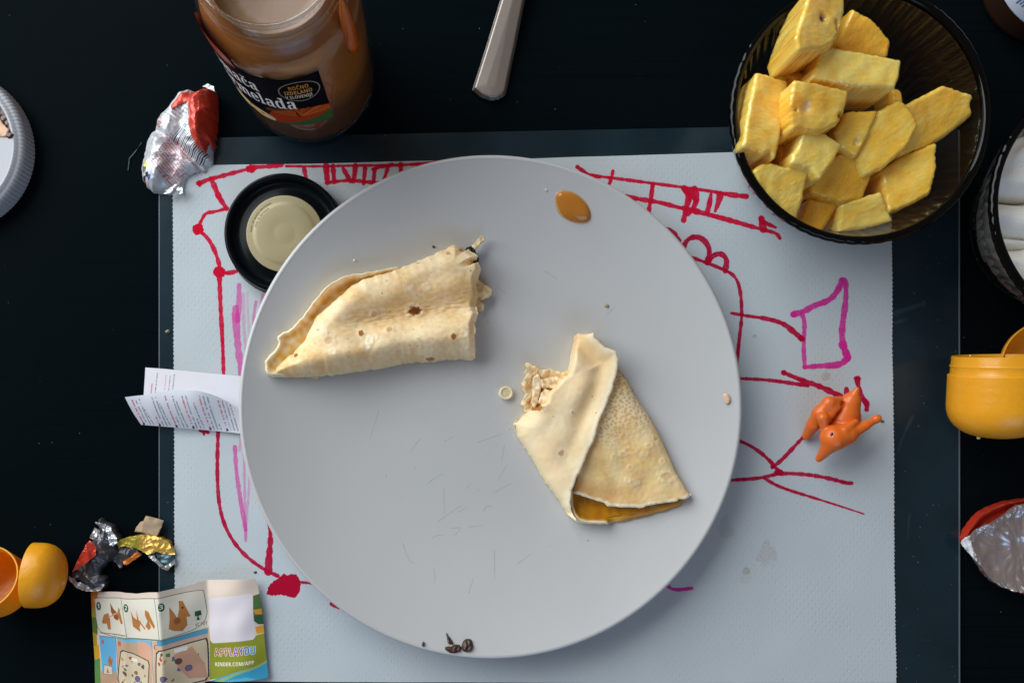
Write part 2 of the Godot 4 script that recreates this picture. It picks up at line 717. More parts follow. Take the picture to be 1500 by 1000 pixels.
func build_paper() -> void:
	# 2 image pixels to a plan unit
	var org := Vector2(244, 216)
	var ext := Vector2(1076, 790)
	var tw := 2048
	var sc := tw / ext.x
	var th := int(ext.y * sc)
	var im := new_image(tw, th, S(188, 196, 199))
	var red := S(196, 8, 44)
	var dark := S(172, 6, 46)
	var pink := S(206, 36, 138)
	var T := func(s: String) -> PackedVector2Array:
		var q := P(s)
		for i in q.size():
			q[i] = (q[i] - org) * sc
		return q
	# pen lines: points, width at the start, width at the end, ink
	var lines := [
		["351,418 351,450 349,470", 6.5, 6, pink, 0.55], ["346,452 347,480 350,515 357,560", 8.5, 7, pink, 0.62], ["357,432 358,480 361,515 368,548", 4, 3, pink, 0.22], ["363,430 364,470 372,530", 3, 3, pink, 0.14],
		["376,443 373,460 372,480", 4, 3, pink, 0.45], ["386,432 384,445", 4, 4, pink, 0.35], ["345,654 347,690 353,730 361,775", 5, 5, pink, 0.6], ["358,650 359,700 361,790", 3, 3.5, pink, 0.33], ["366,640 367,700 362,765 361,792", 2.5, 3, pink, 0.26], ["354,635 352,660", 4, 3, pink, 0.25],
		["294,270 302,266 312,263 340,256 362,250 374,249", 5, 4.5, red, 1.0], ["370,247 390,246 413,243", 5, 6, red, 1.0], ["310,263 316,276 321,289 333,307", 7, 5.5, red, 1.0], ["334,306 318,311 302,313 297,322 291,334", 4, 4, red, 1.0],
		["292,338 304,348 313,362 320,380 324,398", 5, 5, red, 1.0], ["322,399 335,401 347,398", 5, 5, red, 1.0], ["322,402 324,450 327,500 329,560", 5.5, 4.5, red, 1.0], ["326,560 322,610 320,640 319,690 322,744 336,783 360,813 390,834 408,842", 4.6, 4.2, dark, 1.0],
		["394,760 398,785 395,812 394,836", 3.5, 9, dark, 1.0], ["440,851 460,853", 3, 3, dark, 1.0], ["294,630 300,631 306,633", 4, 4, dark, 1.0], ["299,630 300,637", 5, 2, dark, 1.0], ["486,883 497,888", 5, 5, dark, 1.0],
		["446,247 449,264", 6, 5, red, 1.0], ["420,245 470,245 530,243.5 570,244 605,243 640,239 720,237", 3, 4, red, 1.0], ["478,244 480,269", 7, 6.5, red, 1.0], ["488,244 490,268", 5.5, 5, red, 1.0], ["503,248 508,257 514,267", 5, 6, red, 1.0], ["521,243 520,255 518,267", 7.5, 5, red, 1.0], ["535,248 533,270", 5.5, 5, red, 1.0],
		["549,250 547,271", 5, 5, red, 1.0], ["569,245 562,267", 5, 4, red, 1.0], ["587,243 588,258", 5, 5, red, 1.0], ["546,249 562,245 575,243", 4, 5, red, 1.0], ["478,269 500,266 516,265 540,268 562,270", 4, 4.5, red, 1.0], ["612,243 614,250", 4, 4, red, 1.0],
		["845,246 862,258 879,261", 5, 4, dark, 1.0], ["862,257 880,260 950,269 1010,277 1050,283", 4, 4, red, 1.0], ["1048,283 1070,287 1092,289", 5, 6, red, 1.0], ["897,252 895,262 892,270", 3.5, 4, red, 1.0], ["915,288 930,292 960,296 1000,307", 5.5, 5, red, 1.0], ["1000,306 1035,315 1080,327 1115,337 1136,342 1141,350", 7, 4, red, 1.0],
		["955,272 953,290 949,312", 5, 5, red, 1.0], ["1001,277 1009,288 1005,302 1000,324", 7, 6, red, 1.0], ["1016,278 1020,290 1016,304 1006,315", 8, 6, red, 1.0], ["1040,286 1038,300 1034,314", 5, 6, red, 1.0], ["1054,285 1051,298 1046,311", 8, 4, red, 1.0], ["1003,279 1012,284 1018,296", 9, 5, red, 1.0], ["1114,321 1117,337", 8, 8, red, 1.0], ["1117,326 1135,334", 7, 3, red, 1.0],
		["977,338 986,342 993,354", 6, 6, dark, 1.0], ["1000,362 1006,351 1019,347 1031,353 1039,367 1035,386", 6, 6.5, dark, 1.0], ["1034,385 1044,374 1056,372 1064,381 1061,398", 6, 7, dark, 1.0], ["1010,377 1035,386 1060,396 1075,404 1083,422 1086,460 1081,500 1078,537", 4, 4, dark, 1.0],
		["1070,459 1092,463 1122,467 1146,474 1160,486 1175,498", 3, 7, dark, 1.0], ["1076,554 1120,556 1150,560 1182,565", 3.5, 5, dark, 1.0], ["1147,546 1170,556 1200,566 1230,581", 5, 7, dark, 1.0], ["1238,570 1239,582", 7, 7, dark, 1.0], ["1253,554 1257,572 1266,592", 6, 5, dark, 1.0], ["1263,586 1268,590 1267,600", 8, 6, dark, 1.0], ["1248,606 1258,610", 4, 2, dark, 1.0],
		["1076,643 1098,652 1122,670 1138,689", 4, 4.5, dark, 1.0], ["1178,636 1158,657 1142,674 1130,683", 4, 5, dark, 1.0], ["1060,703 1112,700 1140,692 1180,694 1214,700 1238,707 1246,707", 4, 5, dark, 1.0], ["1118,700 1140,713 1196,730 1240,744 1264,752", 4.5, 1.6, dark, 1.0],
		["1160,461 1176,457 1190,448 1213,441 1226,425 1230,411", 7, 7, pink, 0.95], ["1231,410 1236,412 1237,440 1232,475 1231,495 1236,515 1240,526", 6, 8, pink, 0.9], ["1240,524 1229,535 1200,536 1176,538", 8, 5.5, pink, 0.95], ["1177,538 1175,510 1177,470 1172,460", 5.5, 5.5, pink, 0.85], ["1232,505 1240,524", 8, 9, pink, 0.9],
		["973,853 984,863 1012,860", 3.5, 5, pink, 0.95], ["1022,790 1010,812", 5, 3, dark, 1.0],
	]
	for s in lines:
		stroke(im, T.call(s[0]), s[1] * sc * 1.18, s[2] * sc * 1.18, s[3], s[4])
	for b in [[293, 270, 4.5, 4.5], [369, 249, 7, 6], [291, 337, 8.5, 8], [322, 399, 9, 8.5], [1147, 546, 4, 4], [1254, 555, 5, 4.5], [1130, 683, 4, 4], [1139, 691, 7, 5], [1161, 461, 4.5, 4.5], [1172, 496, 5, 4]]:
		fill_poly(im, rough(oval((Vector2(b[0], b[1]) - org) * sc, b[2] * sc, b[3] * sc), 3.0, 2.0, b[0]), pink if b[0] == 1161 else red if b[0] < 500 else dark)
	fill_poly(im, rough(T.call("391,868 395,856 406,846 416,839 424,841 433,839 438,843 441,852 440,864 433,874 422,872 412,869 400,871"), 4.0, 2.5, 3.0), dark)
	# old spills
	for b in [[1122, 808, 15, 20, 0.17, S(150, 112, 82)], [1060, 772, 12, 18, 0.14, S(150, 120, 92)], [1091, 833, 6, 6, 0.35, S(110, 116, 70)], [1088, 842, 9, 9, 0.08, S(110, 116, 70)], [1208, 553, 6, 6, 0.3, S(140, 112, 86)], [1104, 492, 3, 3, 0.3, S(110, 110, 104)]]:
		var c := (Vector2(b[0], b[1]) - org) * sc
		for y in range(int(-b[3] * 1.3 * sc), int(b[3] * 1.3 * sc)):
			for x in range(int(-b[2] * 1.3 * sc), int(b[2] * 1.3 * sc)):
				var d := Vector2(x / (b[2] * sc), y / (b[3] * sc)).length() + 0.5 * n1.get_noise_2d(x * 1.4 + b[0], y * 1.4)
				px_blend(im, int(c.x) + x, int(c.y) + y, b[5], b[4] * clampf((1.05 - d) * 4.0, 0.0, 1.0) * (0.7 + 0.6 * n1.get_noise_2d(x * 6.0, y * 6.0)))
	# embossing
	var hi := Image.create(tw, th, false, Image.FORMAT_RGBA8)
	var fn := FastNoiseLite.new()
	fn.frequency = 0.35
	fn.fractal_octaves = 2
	for y in th:
		for x in tw:
			var v := 0.72 + 0.11 * fn.get_noise_2d(x, y)
			hi.set_pixel(x, y, Color(v, v, v))
	var row := 0
	var yy := 4.0
	while yy < th - 8:
		var xx := 5.0 + (5.2 if row % 2 else 0.0) * sc
		while xx < tw - 6:
			var deep := clampf(0.62 + 0.5 * n1.get_noise_2d(xx * 0.25 + 500.0, yy * 0.25) + 0.35 * n1.get_noise_2d(xx * 2.0, yy * 2.0), 0.08, 1.0)
			var wob := Vector2(1.2 * n1.get_noise_2d(xx * 0.4, yy * 0.4), 1.2 * n1.get_noise_2d(yy * 0.4, xx * 0.4))
			for dy in range(-2, 4):
				for dx in range(-3, 4):
					var e := clampf(1.2 - Vector2(dx / 1.9, (dy - 0.5) / 2.6).length(), 0.0, 1.0)
					if e > 0.0:
						var qx := clampi(int(xx + wob.x) + dx, 0, tw - 1)
						var qy := clampi(int(yy + wob.y) + dy, 0, th - 1)
						var o := hi.get_pixel(qx, qy).r * (1.0 - 0.75 * e * deep)
						hi.set_pixel(qx, qy, Color(o, o, o))
			xx += 10.4 * sc
		yy += 6.4 * sc
		row += 1
	var m := tmat(im, 0.9)
	m.metallic_specular = 0.25
	m.heightmap_enabled = true
	m.heightmap_texture = ImageTexture.create_from_image(hi)
	m.heightmap_scale = 0.03
	var out := PackedVector2Array()
	var k := 0
	out.append_array(P("310,243.5 420,242 560,238.5 700,236 900,229.5 1075,225 1200,223 1302,222"))
	var y := 226.0
	while y < 990.0:
		var x := 1302.0 + (y - 226.0) * 0.0105
		out.append_array(PackedVector2Array([Vector2(x, y), Vector2(x + 0.7 + 0.8 * rng.randf(), y + 1.0), Vector2(x + 0.7, y + 2.2), Vector2(x - 0.2, y + 3.0)]))
		y += rng.randf_range(5.0, 7.4)
	out.append_array(P("1310,998 900,999 500,997 259,995"))
	y = 990.0
	while y > 250.0:
		var x := 254.0 + (y - 250.0) * 0.006
		out.append_array(PackedVector2Array([Vector2(x, y), Vector2(x - 0.6 - 0.8 * rng.randf(), y - 1.0), Vector2(x - 0.6, y - 2.2), Vector2(x + 0.2, y - 3.0)]))
		y -= rng.randf_range(5.0, 7.4)
	var o := obj("paper_sheet", sheet(out, 9.0, 0.0, func(p): return 0.0019 + 0.00025 * n1.get_noise_2d(p.x * 0.5, p.y * 0.5) + 0.0006 * n1.get_noise_2d(p.x * 0.16 + 70.0, p.y * 0.16), func(_p): return 0.00112, null, Rect2(org, ext), 1, 0.0, false, false), m)
	tag(o, "white embossed paper towel sheet with red and pink marker drawing", "paper sheet")

const PC := Vector2(718.5, 596)
func plate_y(w: Vector3) -> float:
	var c := W(PC.x, PC.y, 0.0225)
	var r := Vector2(w.x - c.x, w.z - c.z).length()
	var f := clampf((r - 0.045) / 0.0842, 0.0, 1.0)
	return 0.0052 + 0.0168 * pow(f, 2.1)

func on_plate(p: Vector2, h := 0.008) -> float:
	return plate_y(W(p.x, p.y, h))

func build_plate() -> void:
	var c := W(PC.x, PC.y, 0.0225)
	var pr := PackedVector2Array()
	for i in 30:
		var r := 0.1292 * i / 29.0
		pr.append(Vector2(r + 0.00001, plate_y(c + Vector3(r, 0, 0))))
	var top := pr[pr.size() - 1]
	for k in 9:
		var a := -0.35 + 2.6 * k / 8.0
		pr.append(top + Vector2(0.0006 + 0.0017 * sin(a), -0.0015 + 0.0017 * cos(a)))
	pr.append_array(PackedVector2Array([Vector2(0.1286, 0.0185), Vector2(0.118, 0.0125), Vector2(0.098, 0.0052), Vector2(0.084, 0.0032), Vector2(0.0825, 0.0017), Vector2(0.079, 0.0017), Vector2(0.0775, 0.0030), Vector2(0.00001, 0.0030)]))
	for i in pr.size():
		pr[i].y += 0.0
	var im := new_image(1536, 1536, S(187, 188, 187))
	for i in 5200:
		px_blend(im, rng.randi_range(0, 1535), rng.randi_range(0, 1535), S(146, 145, 146), rng.randf_range(0.05, 0.25))
	var sc := 1536.0 / 0.264 * PX
	var q := func(s: String) -> PackedVector2Array:
		var r := P(s)
		for i in r.size():
			r[i] = (r[i] - PC) * sc + Vector2(768, 768)
		return r
	for s in ["632,705 640,698 654,691", "646,760 666,746 681,737", "674,747 688,740", "665,770 680,769", "671,779 678,771", "638,784 642,780 655,779", "712,745 716,738", "717,738 724,739", "729,718 741,711 752,705", "655,645 668,638", "703,646 722,640 738,634", "690,768 712,766", "654,712 655,750", "595,790 604,815 612,818", "640,826 642,838 640,845", "727,800 727,840", "612,682 613,684", "571,693 570,698", "704,716 706,715", "688,712 693,706", "742,650 738,672", "745,680 733,700", "620,640 606,660", "900,452 888,462", "864,520 872,512", "560,600 548,640", "730,420 744,432", "800,400 818,412", "690,860 696,840", "760,820 780,806"]:
		stroke(im, q.call(s), 1.6, 1.0, S(96, 98, 104), 0.5)
	for i in 70:
		var p := Vector2(768, 840) + Vector2(rng.randf_range(20, 430), 0).rotated(rng.randf() * TAU)
		var d := Vector2(rng.randf_range(3, 20), 0).rotated(-0.6 + rng.randf_range(-0.9, 0.9))
		stroke(im, PackedVector2Array([p, p + d * 0.5 + Vector2(rng.randf_range(-2, 2), rng.randf_range(-2, 2)), p + d]), 1.2, 0.7, S(120, 122, 128), rng.randf_range(0.1, 0.35))
	var m := tmat(im, 1.0)
	m.roughness_texture = noise_tex(0.006, 31, Color(0.3, 0.3, 0.3), Color(0.5, 0.5, 0.5))
	m.metallic_specular = 0.62
	var t := thing("dinner_plate", "large round matte grey dinner plate holding two crepe pieces", "plate", Vector3(c.x, 0, c.z))
	obj("dish", lathe(pr, 160, null, null, 0.264), m, t)

# ------------------------------------------------------------------ crepes
func blisters(p: Vector2, list: Array) -> Vector2:
	# x: height in plan units, y: browning (negative: paler)
	var h := 0.0
	var b := 0.0
	for s in list:
		var dx: float = p.x - s[0]
		var dy: float = p.y - s[1]
		if absf(dx) > s[2] * 2.0 or absf(dy) > s[3] * 2.0:
			continue
		var q := Vector2(dx / s[2], dy / s[3]).length() + 0.22 * n1.get_noise_2d(p.x * 9.0, p.y * 9.0)
		h += s[5] * 0.5 * (exp(-pow((q - 0.9) / 0.4, 2.0)) + 0.6 * exp(-q * q * 2.0))
		b += s[4] * clampf((0.9 - q) * 3.0, 0.0, 1.0) - 0.25 * exp(-pow((q - 1.0) / 0.22, 2.0))
	return Vector2(h, b)

func crepe_tone(p: Vector2, tan_: float, b: float) -> Color:
	var c := L(251, 227, 184).lerp(L(234, 192, 128), clampf(tan_, 0.0, 1.0))
	if b > 0.0:
		c = c.lerp(L(176, 112, 44), clampf(b, 0.0, 1.0))
		c = c.lerp(L(112, 58, 22), clampf((b - 1.0), 0.0, 1.0))
	else:
		c = c.lerp(L(253, 240, 214), clampf(-b, 0.0, 0.9))
	return c

func crepe_mat() -> StandardMaterial3D:
	var m := vmat(0.55)
	m.metallic_specular = 0.4
	m.subsurf_scatter_enabled = true
	m.subsurf_scatter_strength = 0.12
	m.heightmap_enabled = true
	m.heightmap_texture = noise_tex(0.05, 4, Color.BLACK, Color.WHITE)
	m.heightmap_scale = 0.008
	m.uv1_triplanar = true
	m.uv1_scale = Vector3(30, 30, 30)
	return m

func build_left_crepe() -> void:
	var t := thing("rolled_crepe", "half-eaten rolled crepe with a torn end, at the upper left of the plate", "crepe")
	var cm := crepe_mat()
	var bl := [[608, 457, 12, 8, 1.9, 2.4], [532, 491, 5, 6, 1.2, 1.8], [437, 522, 4.5, 4, 1.5, 0.6], [550, 463, 6, 5, 0.4, 2.2], [487, 502, 8, 7, 0.35, 1.6], [572, 486, 6, 5, 0.5, 1.8], [664, 496, 5, 6, 1.2, 1.6], [675, 370, 4.5, 4, 0.8, 1.6], [656, 376, 5, 3.5, 0.7, 1.2], [613, 389, 4, 3, 0.6, 1.5], [688, 402, 1.6, 1.6, 0.9, 0.2], [690, 458, 6, 5, -0.4, 2.2], [686, 516, 6, 5, -0.2, 1.8], [630, 526, 9, 3, 1.0, 1.2], [545, 502, 5, 6, -0.6, 1.6], [540, 510, 6, 5, -0.6, 1.6], [552, 497, 4, 4, -0.5, 1.4], [493, 519, 5, 4, -0.6, 1.4], [569, 417, 5, 4, 0.35, 1.0], [562, 435, 1.6, 1.6, 0.9, 0.2], [480, 488, 5, 5, -0.3, 1.2], [584, 480, 5, 4, -0.4, 1.4], [580, 501, 1.4, 1.4, 0.7, 0.2], [470, 487, 2.6, 2.2, 0.8, 0.4], [679, 492, 5, 5, -0.6, 1.4], [613, 500, 3, 3, 0.3, 1.0], [648, 485, 3, 3, -0.3, 1.0], [625, 425, 6, 5, -0.35, 1.4], [600, 425, 7, 6, -0.25, 1.3]]
	# the outer wrap, whose lip stands up along the upper left
	var o1 := P("396,554 394,540 395,530 405,518 414,507 410,499 413,494 424,487 432,484 450,462 465,443 485,420 507,408 540,402 565,397 590,391 592,420 500,470 470,500 440,540 430,553")
	o1 = rough(chaikin(o1, 1), 4.0, 1.0, 2.0)
	var f1 := Field.new(o1)
	var top1 := func(p: Vector2) -> float:
		var d := maxf(f1.at(p), 0.0)
		var e := sqrt(1.0 - pow(1.0 - minf(d / 4.0, 1.0), 2.0))
		var rise := smoothstep(395.0, 500.0, p.x)
		return on_plate(p) + PX * (3.0 + (10.0 + 14.0 * rise) * e - (3.0 + 11.0 * rise) * smoothstep(3.0, 11.0, d) + 1.2 * n1.get_noise_2d(p.x * 2.0, p.y * 2.0))
	var col1 := func(p: Vector2) -> Color:
		var d := f1.at(p)
		var g := smoothstep(4.0, 9.0, d + 2.0 * n1.get_noise_2d(p.x * 3.0, p.y * 3.0))
		return L(246, 222, 176).lerp(L(226, 172, 74), g * 0.9).lerp(L(250, 240, 220), 0.3 * (0.5 + n1.get_noise_2d(p.x * 4.0, p.y * 4.0)))
	obj("outer_wrap", sheet(o1, 1.6, 0.010, top1, func(p): return on_plate(p) + 0.0002, col1), cm, t)
	# the rolled top layer
	var o2 := P("400,553 403,545 412,532 424,521 431,517 437,508 447,499 450,492 454,484 459,472 466,461 477,452 494,438 511,422 528,411 545,404.5 566,398.5 590,390 620,378 645,367 660,359 668,357 673,360 680,366 686,368 692,372 699,377 697,384 702,391 704,400 700,408 696,414 698,424 701,437 696,446 699,452 700,462 697,470 694,478 696,485 694,497 696,515 697,527 680,525 650,525 630,530 600,529 560,538 520,544 480,550 440,553 415,553")
	var tear := o2
	o2 = rough(chaikin(o2, 1), 3.5, 1.1, 9.0)
	var f2 := Field.new(o2)
	var torn := P("686,368 699,377 702,391 704,400 698,412 701,437 696,446 700,462 694,478 696,515 697,527")
	var top2 := func(p: Vector2) -> float:
		var d := maxf(f2.at(p), 0.0)
		var dt := line_dist(p, torn)
		# torn end is cut across, the rest rolls down to the plate
		var e := sqrt(1.0 - pow(1.0 - minf(d / 30.0, 1.0), 2.0))
		if dt < 32.0 and d > dt - 2.5:
			var along := minf(absf(p.y - 362.0), absf(p.y - 527.0))
			e = maxf(e, sqrt(1.0 - pow(1.0 - minf(along / 30.0, 1.0), 2.0)))
			e *= 0.80 + 0.20 * smoothstep(0.0, 10.0, dt)
		var u := clampf((p.x - 440.0) / 260.0, 0.0, 1.0)
		var vy := lerpf(493.0, 448.0, u)
		var val := exp(-pow((p.y - vy + 4.0) / lerpf(10.0, 22.0, u), 2.0)) * smoothstep(470.0, 560.0, p.x)
		var low_roll := exp(-pow((p.y - lerpf(535.0, 484.0, u)) / 22.0, 2.0))
		var hgt := lerpf(15.0, 44.0, smoothstep(395.0, 500.0, p.x)) * e
		hgt += 7.0 * low_roll * e - 13.0 * val
		var wr := val * 1.0 * n1.get_noise_2d(p.x * 3.0 + p.y * 2.0, p.y * 11.0)
		hgt += (2.2 * n1.get_noise_2d(p.x * 0.9, p.y * 1.3) + 0.25 * n1.get_noise_2d(p.x * 4.0, p.y * 5.0) + wr * 1.2 + 0.12 * n2.get_noise_2d(p.x * 40.0, p.y * 40.0)) * e
		return on_plate(p) + PX * (2.0 + hgt + 0.8 * blisters(p, bl).x * e)
	var col2 := func(p: Vector2) -> Color:
		var b := blisters(p, bl)
		var u := clampf((p.x - 440.0) / 260.0, 0.0, 1.0)
		var vy := lerpf(470.0, 425.0, u)
		var tan_ := 0.28 + 0.55 * n2.get_noise_2d(p.x * 1.6, p.y * 2.2) + 0.55 * exp(-pow((p.y - vy) / 24.0, 2.0)) * smoothstep(480.0, 560.0, p.x) + 0.35 * smoothstep(500.0, 530.0, p.y - (u - 0.5) * 20.0)
		tan_ += 0.25 * n1.get_noise_2d(p.x * 5.0, p.y * 6.0)
		var spots := clampf((n1.get_noise_2d(p.x * 7.0 + 90.0, p.y * 7.0) - 0.76) * 2.5, 0.0, 0.5)
		var edge := 1.0 - smoothstep(1.0, 4.0, f2.at(p))
		return crepe_tone(p, tan_, b.y + spots - 0.15 * edge)
	obj("top_layer", sheet(o2, 1.1, 0.014, top2, func(p): return on_plate(p) + 0.0002, col2, Rect2(), 3), cm, t)
	# shreds and filling at the torn end
	var y0 := on_plate(Vector2(700, 440))
	var fm := vmat(0.5)
	var c1 := func(p: Vector2) -> Color: return L(238, 222, 180).lerp(L(222, 190, 128), 0.5 + 0.5 * n1.get_noise_2d(p.x * 6.0, p.y * 6.0))
	obj("pastry_shred", sheet(rough(P("683,371 690,362 700,352 706,347 709,349 708,354 699,363 690,373"), 2.0, 0.6, 1.0), 1.2, 0.012, func(p): return y0 + 0.0105 + 0.0006 * n1.get_noise_2d(p.x * 5.0, p.y * 5.0), func(_p): return y0 + 0.008, c1), fm, t)
	obj("pastry_shred", sheet(rough(P("690,412 699,408 707,417 719,424 720,434 706,440 697,444 690,440"), 2.5, 1.0, 2.0), 1.4, 0.008, func(p): return y0 + 0.0062 + 0.0012 * n1.get_noise_2d(p.x * 3.0, p.y * 3.0), func(_p): return y0 + 0.003, func(p): return L(222, 186, 120).lerp(L(240, 220, 176), 0.5 + 0.6 * n1.get_noise_2d(p.x * 6.0, p.y * 6.0))), fm, t)
	obj("pastry_shred", sheet(rough(P("690,440 702,439 709,446 708,455 698,457 690,455"), 2.5, 1.0, 4.0), 1.4, 0.006, func(p): return y0 + 0.004 + 0.0008 * n1.get_noise_2d(p.x * 3.0, p.y * 3.0), func(_p): return y0 + 0.0003, func(p): return L(206, 168, 108).lerp(L(236, 214, 168), 0.5 + 0.6 * n1.get_noise_2d(p.x * 6.0, p.y * 6.0))), fm, t)
	obj("chocolate_filling", sheet(rough(P("682,366 688,363 695,369 699,379 702,390 699,394 692,388 686,378"), 2.0, 1.2, 6.0), 1.2, 0.012, func(p): return y0 + 0.0112 + 0.001 * n1.get_noise_2d(p.x * 7.0, p.y * 7.0), func(_p): return y0 + 0.004, func(_p): return L(32, 20, 17)), mat(S(30, 20, 17), 0.3), t)
	obj("pastry_shred", sheet(P("446,549 470,548 468,557 460,555"), 2.0, 0.006, func(p): return on_plate(p) + 0.0018, func(p): return on_plate(p) + 0.0003, c1), fm, t)

func build_right_crepe() -> void:
	var t := thing("folded_crepe", "folded crepe piece with bitten corner and caramel inside, at the lower right of the plate", "crepe")
	var cm := crepe_mat()
	# the lowest layer, spread with caramel
	var o1 := rough(chaikin(P("833,700 829,722 830,740 834,753 842,763 856,767 884,767 920,760 955,750 985,741 996,729 985,690 900,660 860,670"), 1), 4.0, 0.8, 1.0)
	var f1 := Field.new(o1)
	var rimline := P("833,700 829,722 830,740 834,753 842,763 856,767 880,767")
	var top1 := func(p: Vector2) -> float:
		var dr := line_dist(p, rimline)
		var d := maxf(f1.at(p), 0.0)
		var e := sqrt(1.0 - pow(1.0 - minf(d / 6.0, 1.0), 2.0))
		return on_plate(p, 0.01) + PX * (2.0 + 6.0 * e + 14.0 * e * exp(-pow((dr - 5.0) / 6.0, 2.0)) + 1.2 * n1.get_noise_2d(p.x * 2.0, p.y * 2.0))
	var col1 := func(p: Vector2) -> Color:
		var dr := line_dist(p, rimline)
		var d := f1.at(p)
		var cream := maxf(1.0 - smoothstep(5.0, 9.0, dr), 0.8 * (1.0 - smoothstep(1.0, 4.0, d)) * smoothstep(930.0, 870.0, p.x))
		var g := L(206, 148, 28).lerp(L(170, 104, 20), clampf(0.5 + 0.8 * n2.get_noise_2d(p.x * 2.5, p.y * 2.5), 0.0, 1.0)).lerp(L(196, 142, 70), smoothstep(880.0, 960.0, p.x) * 0.7)
		return g.lerp(L(246, 228, 190), cream)
	obj("under_layer", sheet(o1, 1.3, 0.008, top1, func(p): return on_plate(p, 0.01) + 0.0002, col1, Rect2(), 2), cm, t)
	var gm := mat(S(196, 128, 16), 0.12)
	gm.subsurf_scatter_enabled = true
	gm.subsurf_scatter_strength = 0.1
	obj("caramel_filling", sheet(rough(chaikin(P("838,722 837,738 842,750 852,757 880,757 915,752 945,744 960,736 960,722 900,712"), 1), 4.0, 1.2, 5.0), 2.0, 0.008, func(p): return on_plate(p, 0.01) + PX * (9.2 + 1.4 * n1.get_noise_2d(p.x * 3.0, p.y * 3.0)), func(p): return on_plate(p, 0.01) + PX * 5.0), gm, t)
	# the right-hand flap: browned underside of the pancake
	var bl := [[918, 659, 9, 5, 0.1, 1.5], [908, 664, 5, 4, 0.05, 1.2], [970, 696, 12, 7, 0.25, 2.2], [918, 684, 4, 4, 0.1, 1.2], [895, 668, 4, 4, 0.1, 1.0], [964, 674, 4, 3.5, 0.0, 1.2], [945, 652, 5, 4, 0.1, 1.2], [938, 664, 5, 4, -0.2, 1.0], [925, 705, 7, 5, -0.4, 1.0], [915, 702, 4, 4, -0.3, 1.0], [948, 640, 3, 3, 0.1, 0.8], [953, 640, 3, 3, 0.1, 0.8], [893, 648, 3, 3, 0.0, 0.7], [914, 648, 3, 3, 0.0, 0.7]]
	var right := P("897,537 915,552 930,580 945,602 958,625 970,650 985,690 1003,722")
	var lower := P("838,721 862,729 884,735 886,739 936,741 940,737 983,731 993,727 1003,722")
	var o2 := P("890,535 899,538 915,552 930,580 945,602 958,625 970,650 985,690 1001,718 1005,723 994,728 985,728 983,731 940,738 936,741 886,740 882,735 862,729 838,721 846,690 862,650 876,610")
	o2 = rough(o2, 5.0, 0.7, 3.0)
	var f2 := Field.new(o2)
	var top2 := func(p: Vector2) -> float:
		var dr := line_dist(p, right)
		var e := sqrt(1.0 - pow(1.0 - minf(dr / 34.0, 1.0), 2.0))
		var d := maxf(f2.at(p), 0.0)
		var pores := clampf((ncell.get_noise_2d(p.x * 2.0, p.y * 2.0) + 1.0) * 1.6, 0.0, 1.0)
		var zone := smoothstep(650.0, 600.0, p.y + 0.35 * (p.x - 920.0))
		return on_plate(p, 0.01) + PX * (9.0 + 19.0 * e + 4.0 * smoothstep(980.0, 860.0, p.x) - 6.0 * smoothstep(660.0, 740.0, p.y) * e + 1.0 * blisters(p, bl).x + 1.6 * n1.get_noise_2d(p.x * 1.2, p.y * 1.2) + zone * 0.5 * pores + 0.25 * n1.get_noise_2d(p.x * 6.0, p.y * 6.0) - 1.5 * (1.0 - smoothstep(0.0, 3.0, d)))
	var col2 := func(p: Vector2) -> Color:
		var b := blisters(p, bl)
		var c := L(242, 208, 152).lerp(L(222, 176, 112), clampf(0.4 + 0.9 * n2.get_noise_2d(p.x * 1.8, p.y * 1.8), 0.0, 1.0))
		c = c.lerp(L(238, 212, 172), smoothstep(34.0, 8.0, line_dist(p, right)) * 0.4)
		var zone := smoothstep(655.0, 610.0, p.y + 0.35 * (p.x - 920.0) + 10.0 * n1.get_noise_2d(p.x * 2.0, p.y * 2.0))
		var net := ncell.get_noise_2d(p.x * 2.0, p.y * 2.0)
		var patch := smoothstep(-0.15, 0.4, n2.get_noise_2d(p.x * 1.5 + 300.0, p.y * 1.5) + 0.2 + (p.x - 915.0) * 0.006)
		c = c.lerp(L(242, 224, 194), zone * 0.42 * patch)
		c = c.lerp(L(168, 112, 62), zone * clampf((-net - 0.58) * 3.0, 0.0, 0.5))
		c = c.lerp(L(186, 116, 24), 0.55 * smoothstep(700.0, 722.0, p.y + 0.12 * (900.0 - p.x)) * smoothstep(940.0, 850.0, p.x))
		c = c.lerp(L(244, 226, 196), clampf(-b.y * 0.9, 0.0, 0.7))
		if b.y > 0.0:
			c = c.lerp(L(182, 128, 66), clampf(b.y, 0.0, 0.6))
		return c.lerp(L(248, 232, 204), 0.8 * (1.0 - smoothstep(2.4, 5.0, line_dist(p, lower) + 1.5 * n1.get_noise_2d(p.x * 4.0, p.y * 4.0))))
	obj("browned_flap", sheet(o2, 1.1, 0.011, top2, func(p): return maxf(on_plate(p, 0.01) + 0.0004, top2.call(p) - lerpf(0.0016, 0.02, smoothstep(10.0, 2.0, line_dist(p, right)) * smoothstep(735.0, 715.0, p.y))), col2, Rect2(), 2), cm, t)
	# the bitten mouth behind the top flap
	var o3 := rough(P("770,533 782,536 790,541 805,541 820,545 832,542 834,552 850,575 820,600 790,612 770,603 763,593 768,578 764,568 769,550"), 2.5, 1.6, 3.0)
	var f3 := Field.new(o3)
	var top3 := func(p: Vector2) -> float:
		var d := maxf(f3.at(p), 0.0)
		return on_plate(p, 0.01) + PX * (13.0 + 4.0 * (1.0 - smoothstep(4.0, 13.0, d)) - 5.0 * smoothstep(6.0, 22.0, d) + 2.0 * n1.get_noise_2d(p.x * 4.0, p.y * 4.0) + 1.0 * n1.get_noise_2d(p.x * 12.0, p.y * 12.0))
